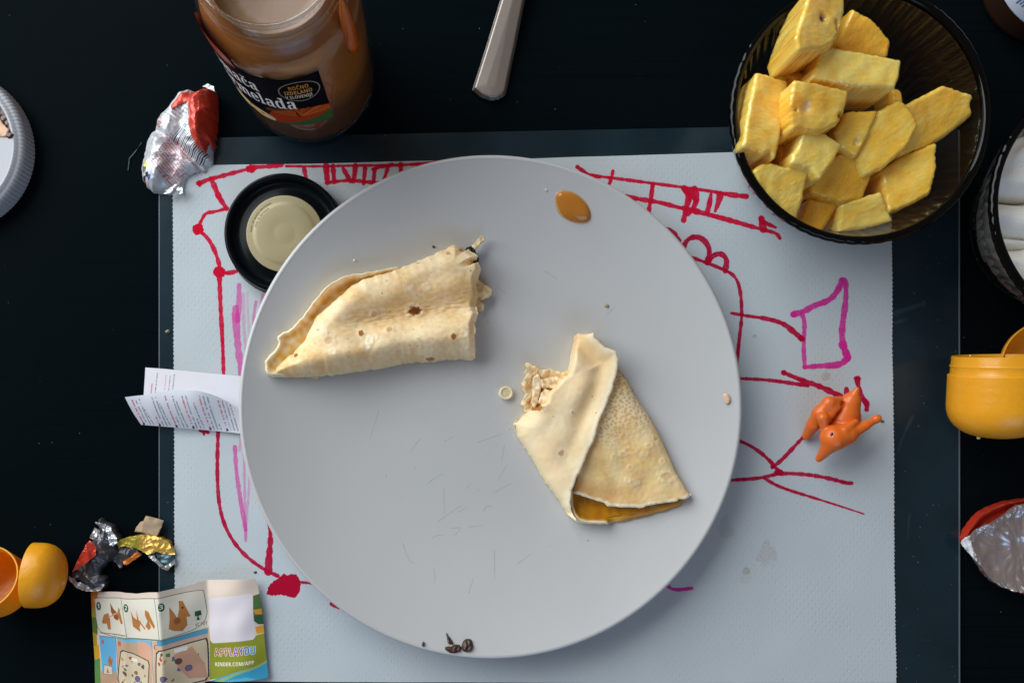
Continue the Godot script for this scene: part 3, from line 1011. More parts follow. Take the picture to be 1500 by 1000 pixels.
	var hole := [[779, 557, 2.2, 2.2, 1.0, 0.2], [766, 567, 2.5, 2.5, 0.4, 0.6]]
	obj("bitten_layer", sheet(o3, 1.2, 0.008, top3, func(p): return on_plate(p, 0.01) + 0.0003, func(p): return crepe_tone(p, 0.75 + 0.5 * n1.get_noise_2d(p.x * 4.0, p.y * 4.0) - 0.6 * (1.0 - smoothstep(1.0, 6.0, f3.at(p))), blisters(p, hole).y), Rect2(), 2), cm, t)
	var fm := vmat(0.45)
	var i := 0
	for s in ["780,553 786,547 790,549 793,558 791,575 787,590 783,598 777,592 779,574", "790,556 800,554 812,551 822,555 818,562 812,570 804,568 797,570 792,566", "798,569 806,573 811,580 803,588 795,594 788,590 791,578", "812,552 824,548 838,546 834,556 822,565 815,562"]:
		var o := rough(P(s), 2.0, 0.9, i * 7.0)
		var ff := Field.new(o, 1.5)
		i += 1
		var lift := [17.0, 15.0, 16.0, 17.5][i - 1] as float
		obj("filling_shred", sheet(o, 1.1, 0.010, func(p): return on_plate(p, 0.01) + PX * (lift + 1.6 * clampf(ff.at(p) / 2.5, 0.0, 1.0) + 1.4 * n1.get_noise_2d(p.x * 4.0 + i * 40.0, p.y * 4.0) + 0.12 * (p.x - 800.0) * (1.0 if i % 2 else -1.0)), func(p): return on_plate(p, 0.01) + PX * 6.0, func(p): return L(244, 228, 196).lerp(L(216, 176, 124), clampf(0.35 + 0.9 * n1.get_noise_2d(p.x * 6.0, p.y * 6.0), 0.0, 1.0))), fm, t)
	# the large top flap, folded over to the right
	var bl4 := [[784, 597, 14, 6, 1.15, 1.6], [836, 604, 2.6, 3.2, 0.5, 0.9], [820, 663, 6, 6, 0.55, 1.0], [808, 610, 1.4, 1.4, 0.8, 0.1], [870, 605, 1.2, 1.2, 0.8, 0.1], [854, 664, 1.4, 1.4, 0.8, 0.1], [788, 642, 2.5, 2.5, -0.2, 0.4], [795, 625, 1.2, 1.2, -0.3, 0.4]]
	var left := P("772,604 755,620 760,640 780,670 800,705 822,735 832,752")
	var fold := P("868,496 883,510 898,516 902,528 900,545 893,572 885,592 873,620 868,642 860,658 850,682 841,701 834,720 831,738")
	var o4 := P("845,489 856,491 866,489 868,497 882,510 891,513 898,516 902,528 900,545 893,572 885,592 873,620 868,642 860,658 850,682 841,701 835,718 834,735 837,750 843,762 834,756 822,735 800,705 780,670 760,640 754,622 757,616 763,612 769,605 776,602 800,589 802,578 812,568 825,555 833,549 838,530 841,510")
	o4 = rough(o4, 4.0, 0.8, 14.0)
	var f4 := Field.new(o4)
	var top4 := func(p: Vector2) -> float:
		var d := maxf(f4.at(p), 0.0)
		var dl := line_dist(p, left)
		var df := line_dist(p, fold)
		var e := sqrt(1.0 - pow(1.0 - minf(dl / 30.0, 1.0), 2.0))
		var lip := sqrt(1.0 - pow(1.0 - minf(d / 5.0, 1.0), 2.0))
		var g := exp(-pow((df - 24.0) / 11.0, 2.0)) * smoothstep(690.0, 600.0, p.y)
		var ridge := exp(-pow((df - 46.0) / 16.0, 2.0)) * smoothstep(660.0, 560.0, p.y)
		return on_plate(p, 0.01) + PX * (6.0 + 30.0 * e + 4.0 * lip + 4.0 * ridge - 4.5 * g + 3.0 * exp(-df / 9.0) + 1.8 * n1.get_noise_2d(p.x * 0.9, p.y * 0.9) + 0.22 * n1.get_noise_2d(p.x * 4.0, p.y * 4.0) + blisters(p, bl4).x)
	var col4 := func(p: Vector2) -> Color:
		var df := line_dist(p, fold)
		var b := blisters(p, bl4)
		var tan_ := 0.12 + 0.45 * n2.get_noise_2d(p.x * 1.8, p.y * 1.8) + 0.5 * exp(-pow((df - 24.0) / 14.0, 2.0)) * smoothstep(690.0, 560.0, p.y)
		var lt := 0.5 * smoothstep(12.0, 4.0, df + 3.0 * n1.get_noise_2d(p.x * 3.0, p.y * 3.0))
		return crepe_tone(p, tan_, b.y - lt)
	obj("top_flap", sheet(o4, 1.1, 0.014, top4, func(p): return on_plate(p, 0.01) + 0.0003, col4, Rect2(), 3), cm, t)

func blob(out: PackedVector2Array, cell: float, hp: float, hgt: float, round_: float, base: Callable, col = null, lump := 0.0) -> ArrayMesh:
	var f := Field.new(out, maxf(cell, 0.8))
	return sheet(out, cell, hp, func(p): return base.call(p) + hgt * sqrt(1.0 - pow(1.0 - clampf(f.at(p) / round_, 0.0, 1.0), 2.0)) + lump * n1.get_noise_2d(p.x * 7.0, p.y * 7.0) + 0.00012, func(p): return base.call(p) + 0.00005, col)

func build_plate_bits() -> void:
	var pb := func(p): return on_plate(p, 0.015)
	var film := chaikin(P("811,290 815,283 825,281 838,284 850,291 861,303 866,316 863,326 852,328 838,325 825,319 815,309"), 2)
	var cm := mat(S(186, 116, 40), 0.1)
	cm.subsurf_scatter_enabled = true
	cm.subsurf_scatter_strength = 0.15
	var drop := thing("caramel_drop", "glossy caramel drop near the upper rim of the plate", "sauce drop")
	obj("sauce_film", blob(film, 1.4, 0.015, 0.0004, 6.0, pb), mat(S(190, 152, 104), 0.2), drop)
	obj("drop_body", blob(chaikin(P("813,292 815,285 823,283 836,285 848,292 860,304 865,316 862,325 852,327 838,324 826,318 818,308"), 2), 1.3, 0.015, 0.0026, 16.0, pb), cm, drop)
	var bc := func(p: Vector2) -> Color:
		var d := p.distance_to(Vector2(741, 575.5))
		return L(236, 224, 188).lerp(L(204, 188, 140), smoothstep(7.6, 6.8, d) * (0.75 + 0.3 * n1.get_noise_2d(p.x * 9.0, p.y * 9.0)))
	var by := on_plate(Vector2(741, 575))
	tag(obj("banana_slice", sheet(oval(Vector2(741, 575.5), 10.5, 9.8), 0.9, 0.006, func(p): return by + 0.0024 + 0.0006 * smoothstep(6.0, 8.0, p.distance_to(Vector2(741, 575.5))) - 0.0008 * smoothstep(9.0, 10.5, p.distance_to(Vector2(741, 575.5))), func(_p): return by, bc), vmat(0.5)), "tiny pale round slice left of the folded crepe", "fruit slice")
	var ch := mat(S(60, 37, 30), 0.42)
	var t := thing("chocolate_smear", "smeared dark chocolate at the bottom rim of the plate", "chocolate smear")
	for s in ["650,946 656,943 661,944 667,941 674,943 676,948 670,952 660,953 655,950", "677,938 683,934 690,935 693,941 691,948 685,952 678,951 675,945", "656,941 655,935 658,931 662,935 664,941", "653,927 655,926 658,934 656,937"]:
		obj("chocolate_lump", blob(rough(chaikin(P(s), 1), 2.0, 0.8, 5.0), 1.0, 0.018, 0.0015, 5.0, pb, null, 0.0005), ch, t)
	tag(obj("chocolate_crumb", blob(oval(Vector2(620, 940), 2.0, 3.4, 0.3, 10), 0.9, 0.018, 0.0012, 2.0, pb), ch), "small dark chocolate crumb left of the chocolate smear", "crumb")
	tag(obj("sauce_speck", blob(chaikin(P("1059,577 1064,575 1068,580 1069,588 1065,593 1061,589 1060,583"), 1), 1.0, 0.02, 0.0007, 4.0, pb), mat(S(214, 180, 146), 0.2)), "beige sauce speck on the right rim of the plate", "sauce drop")
	for s in [[891, 447, 3.4, 2.6, "brown crumb right of centre on the upper part of the plate", S(160, 138, 104)], [635, 360, 2.2, 1.6, "dark crumb above the torn end of the rolled crepe", S(70, 62, 56)], [520, 382, 2.0, 2.4, "white crumb above the rolled crepe near the jar lid", S(236, 234, 230)], [716, 470, 1.8, 1.4, "pale crumb right of the torn end of the rolled crepe", S(214, 190, 140)], [748, 628, 1.6, 1.3, "tiny pale crumb left of the folded crepe below the round slice", S(214, 190, 140)], [862, 792, 2.4, 1.2, "beige crumb just below the folded crepe", S(206, 176, 120)], [798, 283, 3.0, 2.0, "clear droplet left of the caramel drop", S(206, 206, 204)]]:
		tag(obj("crumb", blob(rough(oval(Vector2(s[0], s[1]), s[2], s[3], 0.4, 10), 1.5, 0.8, s[0]), 0.9, 0.012, 0.001, 2.0, pb), mat(s[5], 0.5)), s[4], "crumb")

# ------------------------------------------------------------------ jar and lid
func build_jar() -> void:
	var at := W(455, 120, 0.0)
	var t := thing("marmalade_jar", "tall open glass jar of brown marmalade with a black label, standing at the top left", "jar", at)
	t.scale = Vector3(1.07, 1.04, 1.07)
	var g := mat(Color(0.8, 0.78, 0.72, 0.02), 0.04)
	g.metallic_specular = 0.4
	g.transparency = BaseMaterial3D.TRANSPARENCY_ALPHA
	var outer := P("0.001,0.5 26,0.5 30,1.2 33,4 34,9 34,82 33.4,87 31.8,92 29.6,95 28.8,96.5 28.6,98 29.6,99 29.6,100 28.6,101 28.6,103 29.6,104 29.6,105 28.6,106 28.6,109 28.2,110.6 27.2,111.2 26.2,110.6 25.9,109 25.9,97 27.4,94 30,90")
	for i in outer.size():
		outer[i] *= 0.001
	obj("glass", lathe(outer, 120), g, t)
	var lip := mat(Color(0.42, 0.34, 0.26, 0.22), 0.08)
	lip.transparency = BaseMaterial3D.TRANSPARENCY_ALPHA
	obj("glass_lip", lathe(ring_profile(0.0272, 0.1101, 0.0013), 96), lip, t)
	# contents: smeared up the wall, spooned out in the middle
	var jam := P("0.001,2.5 25,2.5 31.5,5 32.8,10 32.9,81 32.2,86 30.6,90.4 28,93.4 25.4,96 25.3,100 24.6,100.4 24.0,97 22,93.4 17,92 8,91.4 0.001,91")
	for i in jam.size():
		jam[i] *= 0.001
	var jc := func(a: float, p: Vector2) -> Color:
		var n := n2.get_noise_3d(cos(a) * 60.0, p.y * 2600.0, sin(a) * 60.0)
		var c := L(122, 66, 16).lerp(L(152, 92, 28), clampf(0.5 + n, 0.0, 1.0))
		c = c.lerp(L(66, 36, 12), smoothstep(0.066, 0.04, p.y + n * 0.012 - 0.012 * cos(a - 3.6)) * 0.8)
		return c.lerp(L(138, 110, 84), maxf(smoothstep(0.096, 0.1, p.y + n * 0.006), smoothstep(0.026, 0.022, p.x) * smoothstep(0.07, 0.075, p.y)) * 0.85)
	var jm := vmat(0.3)
	var dense := PackedVector2Array()
	for i in jam.size() - 1:
		var n := maxi(1, int(jam[i].distance_to(jam[i + 1]) / 0.0016))
		for k in n:
			dense.append(jam[i].lerp(jam[i + 1], float(k) / n))
	dense.append(jam[jam.size() - 1])
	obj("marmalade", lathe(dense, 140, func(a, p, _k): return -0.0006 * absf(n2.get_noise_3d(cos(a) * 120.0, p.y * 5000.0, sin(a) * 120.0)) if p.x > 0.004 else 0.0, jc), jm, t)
	# label
	var im := new_image(1280, 520, S(13, 14, 22))
	stamp(im, "Domača", Vector2(560, 118), 150, 0.0, S(240, 238, 234), "Droid Serif", true, true, 0.6)
	stamp(im, "marmelada", Vector2(545, 262), 165, 0.0, S(240, 238, 234), "Droid Serif", true, true, 0.58)
	tiny_print(im, Vector2(520, 372), Vector2(740, 372), 34, S(216, 214, 206), 0.9)
	tiny_print(im, Vector2(560, 420), Vector2(740, 420), 32, S(216, 214, 206), 0.9)
	# red apple, apple slices and green band along the foot of the label
	fill_poly(im, oval(Vector2(1120, 440), 210, 120, -0.1, 40), S(164, 58, 26))
	for i in 90:
		var a := rng.randf_range(PI, TAU)
		var q := Vector2(1100, 400) + Vector2(cos(a) * 200.0, sin(a) * 90.0)
		stroke(im, PackedVector2Array([Vector2(1100, 405), Vector2(1100, 405).lerp(q, 0.5) + Vector2(0, -10), q]), 3, 7, [S(204, 112, 40), S(120, 30, 20), S(222, 150, 62)][i % 3], 0.4)
	stroke(im, P("1100,408 1085,380 1090,350"), 12, 6, S(36, 22, 18), 1.0)
	fill_poly(im, P("930,520 1280,410 1280,520"), S(62, 92, 52))
	for c in [[740, 455, 74, 40], [860, 480, 80, 38]]:
		fill_poly(im, oval(Vector2(c[0], c[1]), c[2] + 6, c[3] + 6, 0.3), S(150, 110, 60))
		fill_poly(im, oval(Vector2(c[0], c[1]), c[2], c[3], 0.3), S(222, 196, 140))
		fill_poly(im, oval(Vector2(c[0], c[1]), 12, 7, 0.3), S(120, 80, 40))
	fill_poly(im, oval(Vector2(1150, 130), 112, 100, 0.0, 48), S(150, 148, 132))
	fill_poly(im, oval(Vector2(1150, 130), 106, 94, 0.0, 48), S(10, 10, 14))
	stamp(im, "ROČNO", Vector2(1096, 88), 50, 0.0, S(206, 140, 62), "Droid Sans", true, false, 0.62)
	stamp(im, "IZDELANO", Vector2(1066, 136), 50, 0.0, S(206, 160, 92), "Droid Sans", true, false, 0.62)
	stamp(im, "V SLOVENIJI", Vector2(1064, 182), 44, 0.0, S(226, 216, 196), "Droid Sans", true, false, 0.58)
	var lm := tmat(im, 0.4)
	lm.metallic_specular = 0.06
	var band := PackedVector2Array()
	var rows := 10
	var a0 := deg_to_rad(62.0)
	var a1 := deg_to_rad(236.0)
	var v := PackedVector3Array()
	var uv := PackedVector2Array()
	var idx := PackedInt32Array()
	for i in 61:
		var a := lerpf(a1, a0, i / 60.0)
		for j in 2:
			for side in 2:
				var r := 0.03425 if side == 0 else 0.03403
				v.append(Vector3(cos(a) * r, 0.080 - 0.048 * j, sin(a) * r))
				uv.append(Vector2(i / 60.0, j))
	for i in 60:
		var b := i * 4
		idx.append_array(PackedInt32Array([b, b + 4, b + 6, b, b + 6, b + 2, b + 1, b + 7, b + 5, b + 1, b + 3, b + 7, b, b + 1, b + 5, b, b + 5, b + 4, b + 2, b + 6, b + 7, b + 2, b + 7, b + 3]))
	obj("label", commit(v, idx, uv), lm, t)
	# the apple printed on the label stands up over its top edge
	var v2 := PackedVector3Array()
	var i2 := PackedInt32Array()
	for i in 13:
		var f := i / 12.0
		var a := deg_to_rad(lerpf(168.0, 122.0, f))
		var hh := 0.080 + 0.012 * sqrt(maxf(0.0, 1.0 - pow(f * 2.0 - 1.0, 2.0)))
		for q in [[0.03428, 0.0799], [0.03428, hh], [0.03403, 0.0799], [0.03403, hh]]:
			v2.append(Vector3(cos(a) * q[0], q[1], sin(a) * q[0]))
	for i in 12:
		var b := i * 4
		i2.append_array(PackedInt32Array([b, b + 1, b + 5, b, b + 5, b + 4, b + 2, b + 7, b + 3, b + 2, b + 6, b + 7]))
	obj("printed_apple", commit(v2, i2), mat(S(158, 62, 32), 0.4), t)
	# a run of jam down the outside
	var run := W(518, 30, 0.09) - at
	obj("jam_drip", lathe(P("0.00001,-0.014 0.0025,-0.012 0.0034,-0.006 0.003,0.004 0.0024,0.016 0.001,0.026 0.00001,0.027"), 16), mat(S(176, 82, 8), 0.15), t, Vector3(0.0331 * cos(0.5), 0.082, 0.0331 * sin(0.5)))

func build_lid() -> void:
	var at := W(415.5, 341, 0.010) * Vector3(1, 0, 1) + Vector3(0, 0.0016, 0)
	var t := thing("jar_lid", "black metal jar lid with a gold centre disc, half under the plate", "lid", at)
	var bm := mat(S(9, 15, 18), 0.28)
	bm.metallic_specular = 0.22
	var pr := P("0.001,6.3 9,6.3 19.6,6.3 21.5,6.2 24,4.6 27,4.6 28.4,6.4 29.2,8.6 30.2,9.5 31.3,9.4 32,8.5 32.3,6 32.6,1.4 33,0.6 32.4,0 31,0.2 30.8,4 0.001,4")
	for i in pr.size():
		pr[i] *= 0.001
	obj("lid_shell", lathe(pr, 120), bm, t)
	var im := new_image(512, 512, S(160, 148, 112))
	for i in 9000:
		px_blend(im, rng.randi_range(0, 511), rng.randi_range(0, 511), S(140, 128, 92) if i % 2 else S(204, 192, 154), 0.25)
	for line in [["POPS UP WHEN ORIGINAL", 222.0, 184.0], ["SEAL IS BROKEN", 198.0, 194.0]]:
		var s: String = line[0]
		var a := deg_to_rad(line[2])
		for ch in s:
			var w := 6.0
			if ch != " ":
				var p := Vector2(256, 256) + Vector2(cos(a), sin(a)) * float(line[1])
				stamp(im, ch, p + Vector2(-5, 0).rotated(a + PI / 2), 19, a + PI / 2, S(52, 46, 34), "Droid Sans", true)
				w = glyphs(ch, "Droid Sans", true, false)[1] * 19.0 + 1.6
			a += w / float(line[1])
	var gm := tmat(im, 0.42)
	gm.metallic = 0.25
	var gp := P("0.001,7.15 5,7.15 6.4,7.05 7.4,7.2 14.6,7.35 16.4,7.0 17.6,6.75 20.0,6.8 20.6,6.66")
	for i in gp.size():
		gp[i] *= 0.001
	obj("gold_disc", lathe(gp, 96, null, null, 0.0412), gm, t)

func build_cutlery() -> void:
	var o := P("738,-60 735,-10 733,0 713,64 693,126 692,130 705,141 718,146 730,144 739,139 742,134 756,66 769,0 771,-10 782,-60")
	var f := Field.new(o, 1.5)
	var m := mat(S(150, 141, 135), 0.48, 1.0)
	var top := func(p: Vector2) -> float:
		return 0.0016 + 0.0022 * smoothstep(0.0, 1.0, clampf(f.at(p) / 4.0, 0.0, 1.0)) * (0.8 + 0.2 * clampf(f.at(p) / 18.0, 0.0, 1.0)) + 0.004 * smoothstep(120.0, -60.0, p.y)
	tag(obj("cutlery_handle", sheet(o, 1.3, 0.003, top, func(p): return 0.0003 + 0.004 * smoothstep(120.0, -60.0, p.y)), m), "brushed steel cutlery handle pointing down from the top edge", "cutlery")

# ------------------------------------------------------------------ bowls
func make_bowl(label: String, at: Vector3) -> Node3D:
	var t := thing("glass_bowl", label, "bowl", at, "smoked ribbed glass bowls")
	var gm := mat(Color(0.02, 0.02, 0.024, 0.4), 0.06)
	gm.transparency = BaseMaterial3D.TRANSPARENCY_ALPHA
	var out := P("0.001,0.4 35,0.4 39,0.9 41.4,3 43.8,7 48,16 53.4,27 58.8,38 61.6,46.5 62.4,48")
	var inn := P("61.2,48 59.6,45 56.2,37 51.2,26 45.8,15 42,8 38.6,5.4 32,4.6 0.001,4.6")
	for i in out.size():
		out[i] *= 0.001
	for i in inn.size():
		inn[i] *= 0.001
	var rib := func(a: float, p: Vector2, _k: int) -> float:
		return 0.0011 * (absf(sin(a * 30.0)) - 0.5) * smoothstep(0.041, 0.048, p.x)
	obj("ribbed_wall", lathe(out, 480, rib), gm, t)
	var gi := mat(Color(0.02, 0.02, 0.024, 0.2), 0.06)
	gi.transparency = BaseMaterial3D.TRANSPARENCY_ALPHA
	obj("inner_wall", lathe(inn, 480, func(a, p, _k): return -0.0004 * absf(sin(a * 30.0)) * smoothstep(0.041, 0.048, p.x)), gi, t)
	var rm := mat(S(3, 4, 5), 0.06)
	rm.metallic_specular = 0.32
	var rp := ring_profile(0.0614, RIM_H, 0.0021, 16)
	obj("rim", lathe(rp, 480, func(a, p, k): return (0.00028 if k < 4 or k > 13 else 0.0) * (absf(sin(a * 30.0)) - 0.4)), rm, t)
	return t

var fruit_mat: StandardMaterial3D
const RIM_H := 0.0485
var bowl_at: Vector3
# Pieces lie against the inside of the bowl.
func in_bowl(v: Vector3) -> Vector3:
	if v.y > RIM_H + 0.002:
		return v
	var q := Vector2(v.x - bowl_at.x, v.z - bowl_at.z)
	var most := lerpf(0.0385, 0.0585, pow(clampf((v.y - 0.004) / 0.042, 0.0, 1.0), 0.75)) if v.y < RIM_H else 1.0
	if q.length() > most:
		q = q.normalized() * most
	return Vector3(bowl_at.x + q.x, maxf(v.y, 0.0052), bowl_at.z + q.y)
# One cut piece: its top outline, its height over the table, how thick it is, the slope of its top, its tone.
func chunk(called: String, s: String, h: float, depth: float, slope: Vector2, tone: float, label: String, holes := []) -> void:
	var seed_ := float(label.length() * 13 % 97)
	var raw := P(s)
	var cut := PackedVector2Array()
	for i in raw.size():
		var a := raw[i]
		cut.append(a + (raw[(i + raw.size() - 1) % raw.size()] - a).limit_length(2.5))
		cut.append(a + (raw[(i + 1) % raw.size()] - a).limit_length(2.5))
	var out := rough(cut, 2.5, 0.7, seed_ * 5.0)
	var f := Field.new(out, 2.0)
	var c := Vector2.ZERO
	for q in raw:
		c += q / raw.size()
	var dir := (raw[1] - raw[0]).angle()
	var top := func(p: Vector2) -> float:
		var d := maxf(f.at(p), 0.0)
		var q := (p - c).rotated(-dir)
		var y := h + (p - c).dot(slope) * PX
		y -= 0.0016 * pow(1.0 - minf(d / 5.0, 1.0), 2.0)
		y += 0.0004 * n1.get_noise_2d(q.x * 1.6 + seed_ * 50.0, q.y * 1.6) + 0.00012 * n1.get_noise_2d(q.x * 3.0, q.y * 10.0 + seed_ * 9.0) + 0.00016 * n2.get_noise_2d(p.x * 30.0, p.y * 30.0)
		for o in holes:
			y -= 0.0022 * exp(-pow(p.distance_to(Vector2(o[0], o[1])) / o[2], 2.0))
		return y
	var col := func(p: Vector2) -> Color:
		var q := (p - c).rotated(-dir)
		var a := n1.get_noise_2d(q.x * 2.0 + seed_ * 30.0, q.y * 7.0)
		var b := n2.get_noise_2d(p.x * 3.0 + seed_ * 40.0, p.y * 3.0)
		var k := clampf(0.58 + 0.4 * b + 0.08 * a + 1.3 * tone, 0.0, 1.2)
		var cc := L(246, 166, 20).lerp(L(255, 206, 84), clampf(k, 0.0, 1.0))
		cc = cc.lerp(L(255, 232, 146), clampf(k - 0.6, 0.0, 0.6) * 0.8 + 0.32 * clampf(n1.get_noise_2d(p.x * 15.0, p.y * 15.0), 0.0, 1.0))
		for o in holes:
			var e := clampf(1.4 - p.distance_to(Vector2(o[0], o[1])) / o[2] + 0.4 * n1.get_noise_2d(p.x * 12.0, p.y * 12.0), 0.0, 1.0)
			cc = cc.lerp(L(112, 66, 18) if o[3] > 0 else L(236, 214, 160), e * absf(o[3]))
		return cc
	var floor_ := h - depth
	var m := sheet(out, 1.7, h, top, func(_p): return floor_, col, Rect2(), 7, 0.0006, false, true, in_bowl)
	tag(obj(called, m, fruit_mat), label, "fruit piece", "pineapple pieces in the bowl")

func build_bowls() -> void:
	bowl_at = W(1259, 167, RIM_H) * Vector3(1, 0, 1) + Vector3(0, 0.0002, 0)
	make_bowl("smoked ribbed glass bowl full of pineapple pieces, at the top right", bowl_at)
	fruit_mat = vmat(0.22)
	fruit_mat.metallic_specular = 0.5
	fruit_mat.clearcoat_enabled = true
	fruit_mat.clearcoat = 0.45
	fruit_mat.clearcoat_roughness = 0.12
	fruit_mat.subsurf_scatter_enabled = true
	fruit_mat.subsurf_scatter_strength = 0.3
	fruit_mat.heightmap_enabled = true
	fruit_mat.heightmap_texture = noise_tex(0.06, 17, Color.BLACK, Color.WHITE)
	fruit_mat.heightmap_scale = 0.007
	fruit_mat.uv1_triplanar = true
	fruit_mat.uv1_scale = Vector3(38, 38, 38)
	var n := "pineapple_piece"
	# lowest first
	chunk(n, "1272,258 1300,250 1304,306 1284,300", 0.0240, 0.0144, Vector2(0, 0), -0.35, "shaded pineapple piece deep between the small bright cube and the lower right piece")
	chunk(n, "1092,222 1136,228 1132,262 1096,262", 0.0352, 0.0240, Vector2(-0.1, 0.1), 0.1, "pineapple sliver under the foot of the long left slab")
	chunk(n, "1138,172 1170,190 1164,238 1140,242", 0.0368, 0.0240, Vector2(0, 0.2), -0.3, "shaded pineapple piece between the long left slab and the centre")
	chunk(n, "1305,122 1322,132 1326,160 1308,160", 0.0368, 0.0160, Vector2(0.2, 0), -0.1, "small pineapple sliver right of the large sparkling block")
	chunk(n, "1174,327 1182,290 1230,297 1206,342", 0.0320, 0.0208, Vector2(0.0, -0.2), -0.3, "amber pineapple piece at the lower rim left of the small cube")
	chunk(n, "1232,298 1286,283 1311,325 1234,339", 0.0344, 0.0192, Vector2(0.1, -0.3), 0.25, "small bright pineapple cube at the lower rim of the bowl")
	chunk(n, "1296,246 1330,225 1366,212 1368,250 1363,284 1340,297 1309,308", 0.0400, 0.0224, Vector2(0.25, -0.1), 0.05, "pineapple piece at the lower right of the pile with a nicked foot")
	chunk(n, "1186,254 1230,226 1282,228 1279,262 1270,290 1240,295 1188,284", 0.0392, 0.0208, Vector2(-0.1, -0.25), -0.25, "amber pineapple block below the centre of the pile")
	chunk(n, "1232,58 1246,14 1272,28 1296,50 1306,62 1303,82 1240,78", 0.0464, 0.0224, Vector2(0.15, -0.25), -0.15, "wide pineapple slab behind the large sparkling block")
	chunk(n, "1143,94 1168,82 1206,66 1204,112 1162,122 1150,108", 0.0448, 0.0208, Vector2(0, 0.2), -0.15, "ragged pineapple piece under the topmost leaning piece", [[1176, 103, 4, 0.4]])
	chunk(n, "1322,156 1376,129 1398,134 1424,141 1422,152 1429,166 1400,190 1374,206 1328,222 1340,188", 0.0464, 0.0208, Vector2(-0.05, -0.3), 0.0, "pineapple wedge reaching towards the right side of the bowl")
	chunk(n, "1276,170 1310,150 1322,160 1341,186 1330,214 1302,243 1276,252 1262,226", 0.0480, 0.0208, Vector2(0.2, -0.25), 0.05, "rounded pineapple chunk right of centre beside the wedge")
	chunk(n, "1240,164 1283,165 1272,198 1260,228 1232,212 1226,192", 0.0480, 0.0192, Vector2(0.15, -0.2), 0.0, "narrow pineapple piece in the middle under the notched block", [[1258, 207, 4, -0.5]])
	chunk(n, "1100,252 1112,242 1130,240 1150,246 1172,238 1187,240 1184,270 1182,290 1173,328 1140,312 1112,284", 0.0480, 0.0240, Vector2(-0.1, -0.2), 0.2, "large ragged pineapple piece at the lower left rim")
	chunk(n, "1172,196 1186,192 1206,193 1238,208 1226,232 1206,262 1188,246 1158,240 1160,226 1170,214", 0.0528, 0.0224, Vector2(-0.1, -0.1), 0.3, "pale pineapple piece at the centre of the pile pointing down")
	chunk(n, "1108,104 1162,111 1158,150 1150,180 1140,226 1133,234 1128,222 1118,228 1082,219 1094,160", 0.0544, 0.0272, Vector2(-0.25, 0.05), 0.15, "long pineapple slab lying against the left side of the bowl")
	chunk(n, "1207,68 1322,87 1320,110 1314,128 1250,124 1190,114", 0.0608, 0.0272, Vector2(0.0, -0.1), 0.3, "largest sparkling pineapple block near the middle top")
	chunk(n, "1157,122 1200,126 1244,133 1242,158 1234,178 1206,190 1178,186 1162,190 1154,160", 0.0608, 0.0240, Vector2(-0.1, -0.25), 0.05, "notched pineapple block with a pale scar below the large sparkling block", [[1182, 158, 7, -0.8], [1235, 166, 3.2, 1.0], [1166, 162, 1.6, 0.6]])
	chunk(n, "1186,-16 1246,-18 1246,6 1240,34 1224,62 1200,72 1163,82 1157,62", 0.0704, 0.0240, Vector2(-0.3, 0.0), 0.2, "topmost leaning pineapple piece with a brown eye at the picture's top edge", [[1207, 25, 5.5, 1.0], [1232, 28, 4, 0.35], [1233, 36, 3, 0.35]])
	# second bowl
	bowl_at = W(1640, 300, RIM_H) * Vector3(1, 0, 1) + Vector3(0, 0.0002, 0)
	make_bowl("smoked ribbed glass bowl of white slices, cut off by the right edge", bowl_at)
	var wm := mat(S(236, 233, 224), 0.55)
	wm.subsurf_scatter_enabled = true
	wm.subsurf_scatter_strength = 0.25
	wm.heightmap_enabled = true
	wm.heightmap_texture = fruit_mat.heightmap_texture
	wm.heightmap_scale = 0.02
	wm.uv1_triplanar = true
	wm.uv1_scale = Vector3(30, 30, 30)
	var i := 0
	for s in [["1447,232 1466,212 1486,196 1520,184 1600,180 1640,230 1600,282 1520,286 1490,284 1460,278 1450,262", 0.041, "topmost white slice in the right-hand bowl"], ["1446,290 1456,282 1490,289 1520,288 1600,282 1660,310 1600,350 1500,346 1470,340 1451,334 1446,310", 0.039, "second white slice from the top in the right-hand bowl"], ["1454,340 1476,334 1510,340 1540,338 1600,350 1560,372 1500,370 1478,368 1464,366 1456,352", 0.036, "thin low white slice in the right-hand bowl"], ["1466,372 1484,360 1510,356 1600,352 1680,380 1640,440 1560,446 1510,422 1484,402", 0.041, "lowest white slice in the right-hand bowl"]]:
		i += 1
		var o := chaikin(P(s[0]), 2)
		var f := Field.new(o, 3.0)
		var h: float = s[1]
		tag(obj("white_slice", sheet(o, 3.0, h, func(p): return h - 0.014 * pow(1.0 - clampf(f.at(p) / 30.0, 0.0, 1.0), 2.2) + 0.0016 * n1.get_noise_2d(p.x * 0.9, p.y * 0.9), func(_p): return h - 0.024, null, Rect2(), 6, 0.0, false, true, in_bowl), wm), s[2], "fruit piece", "white slices in the bowl")

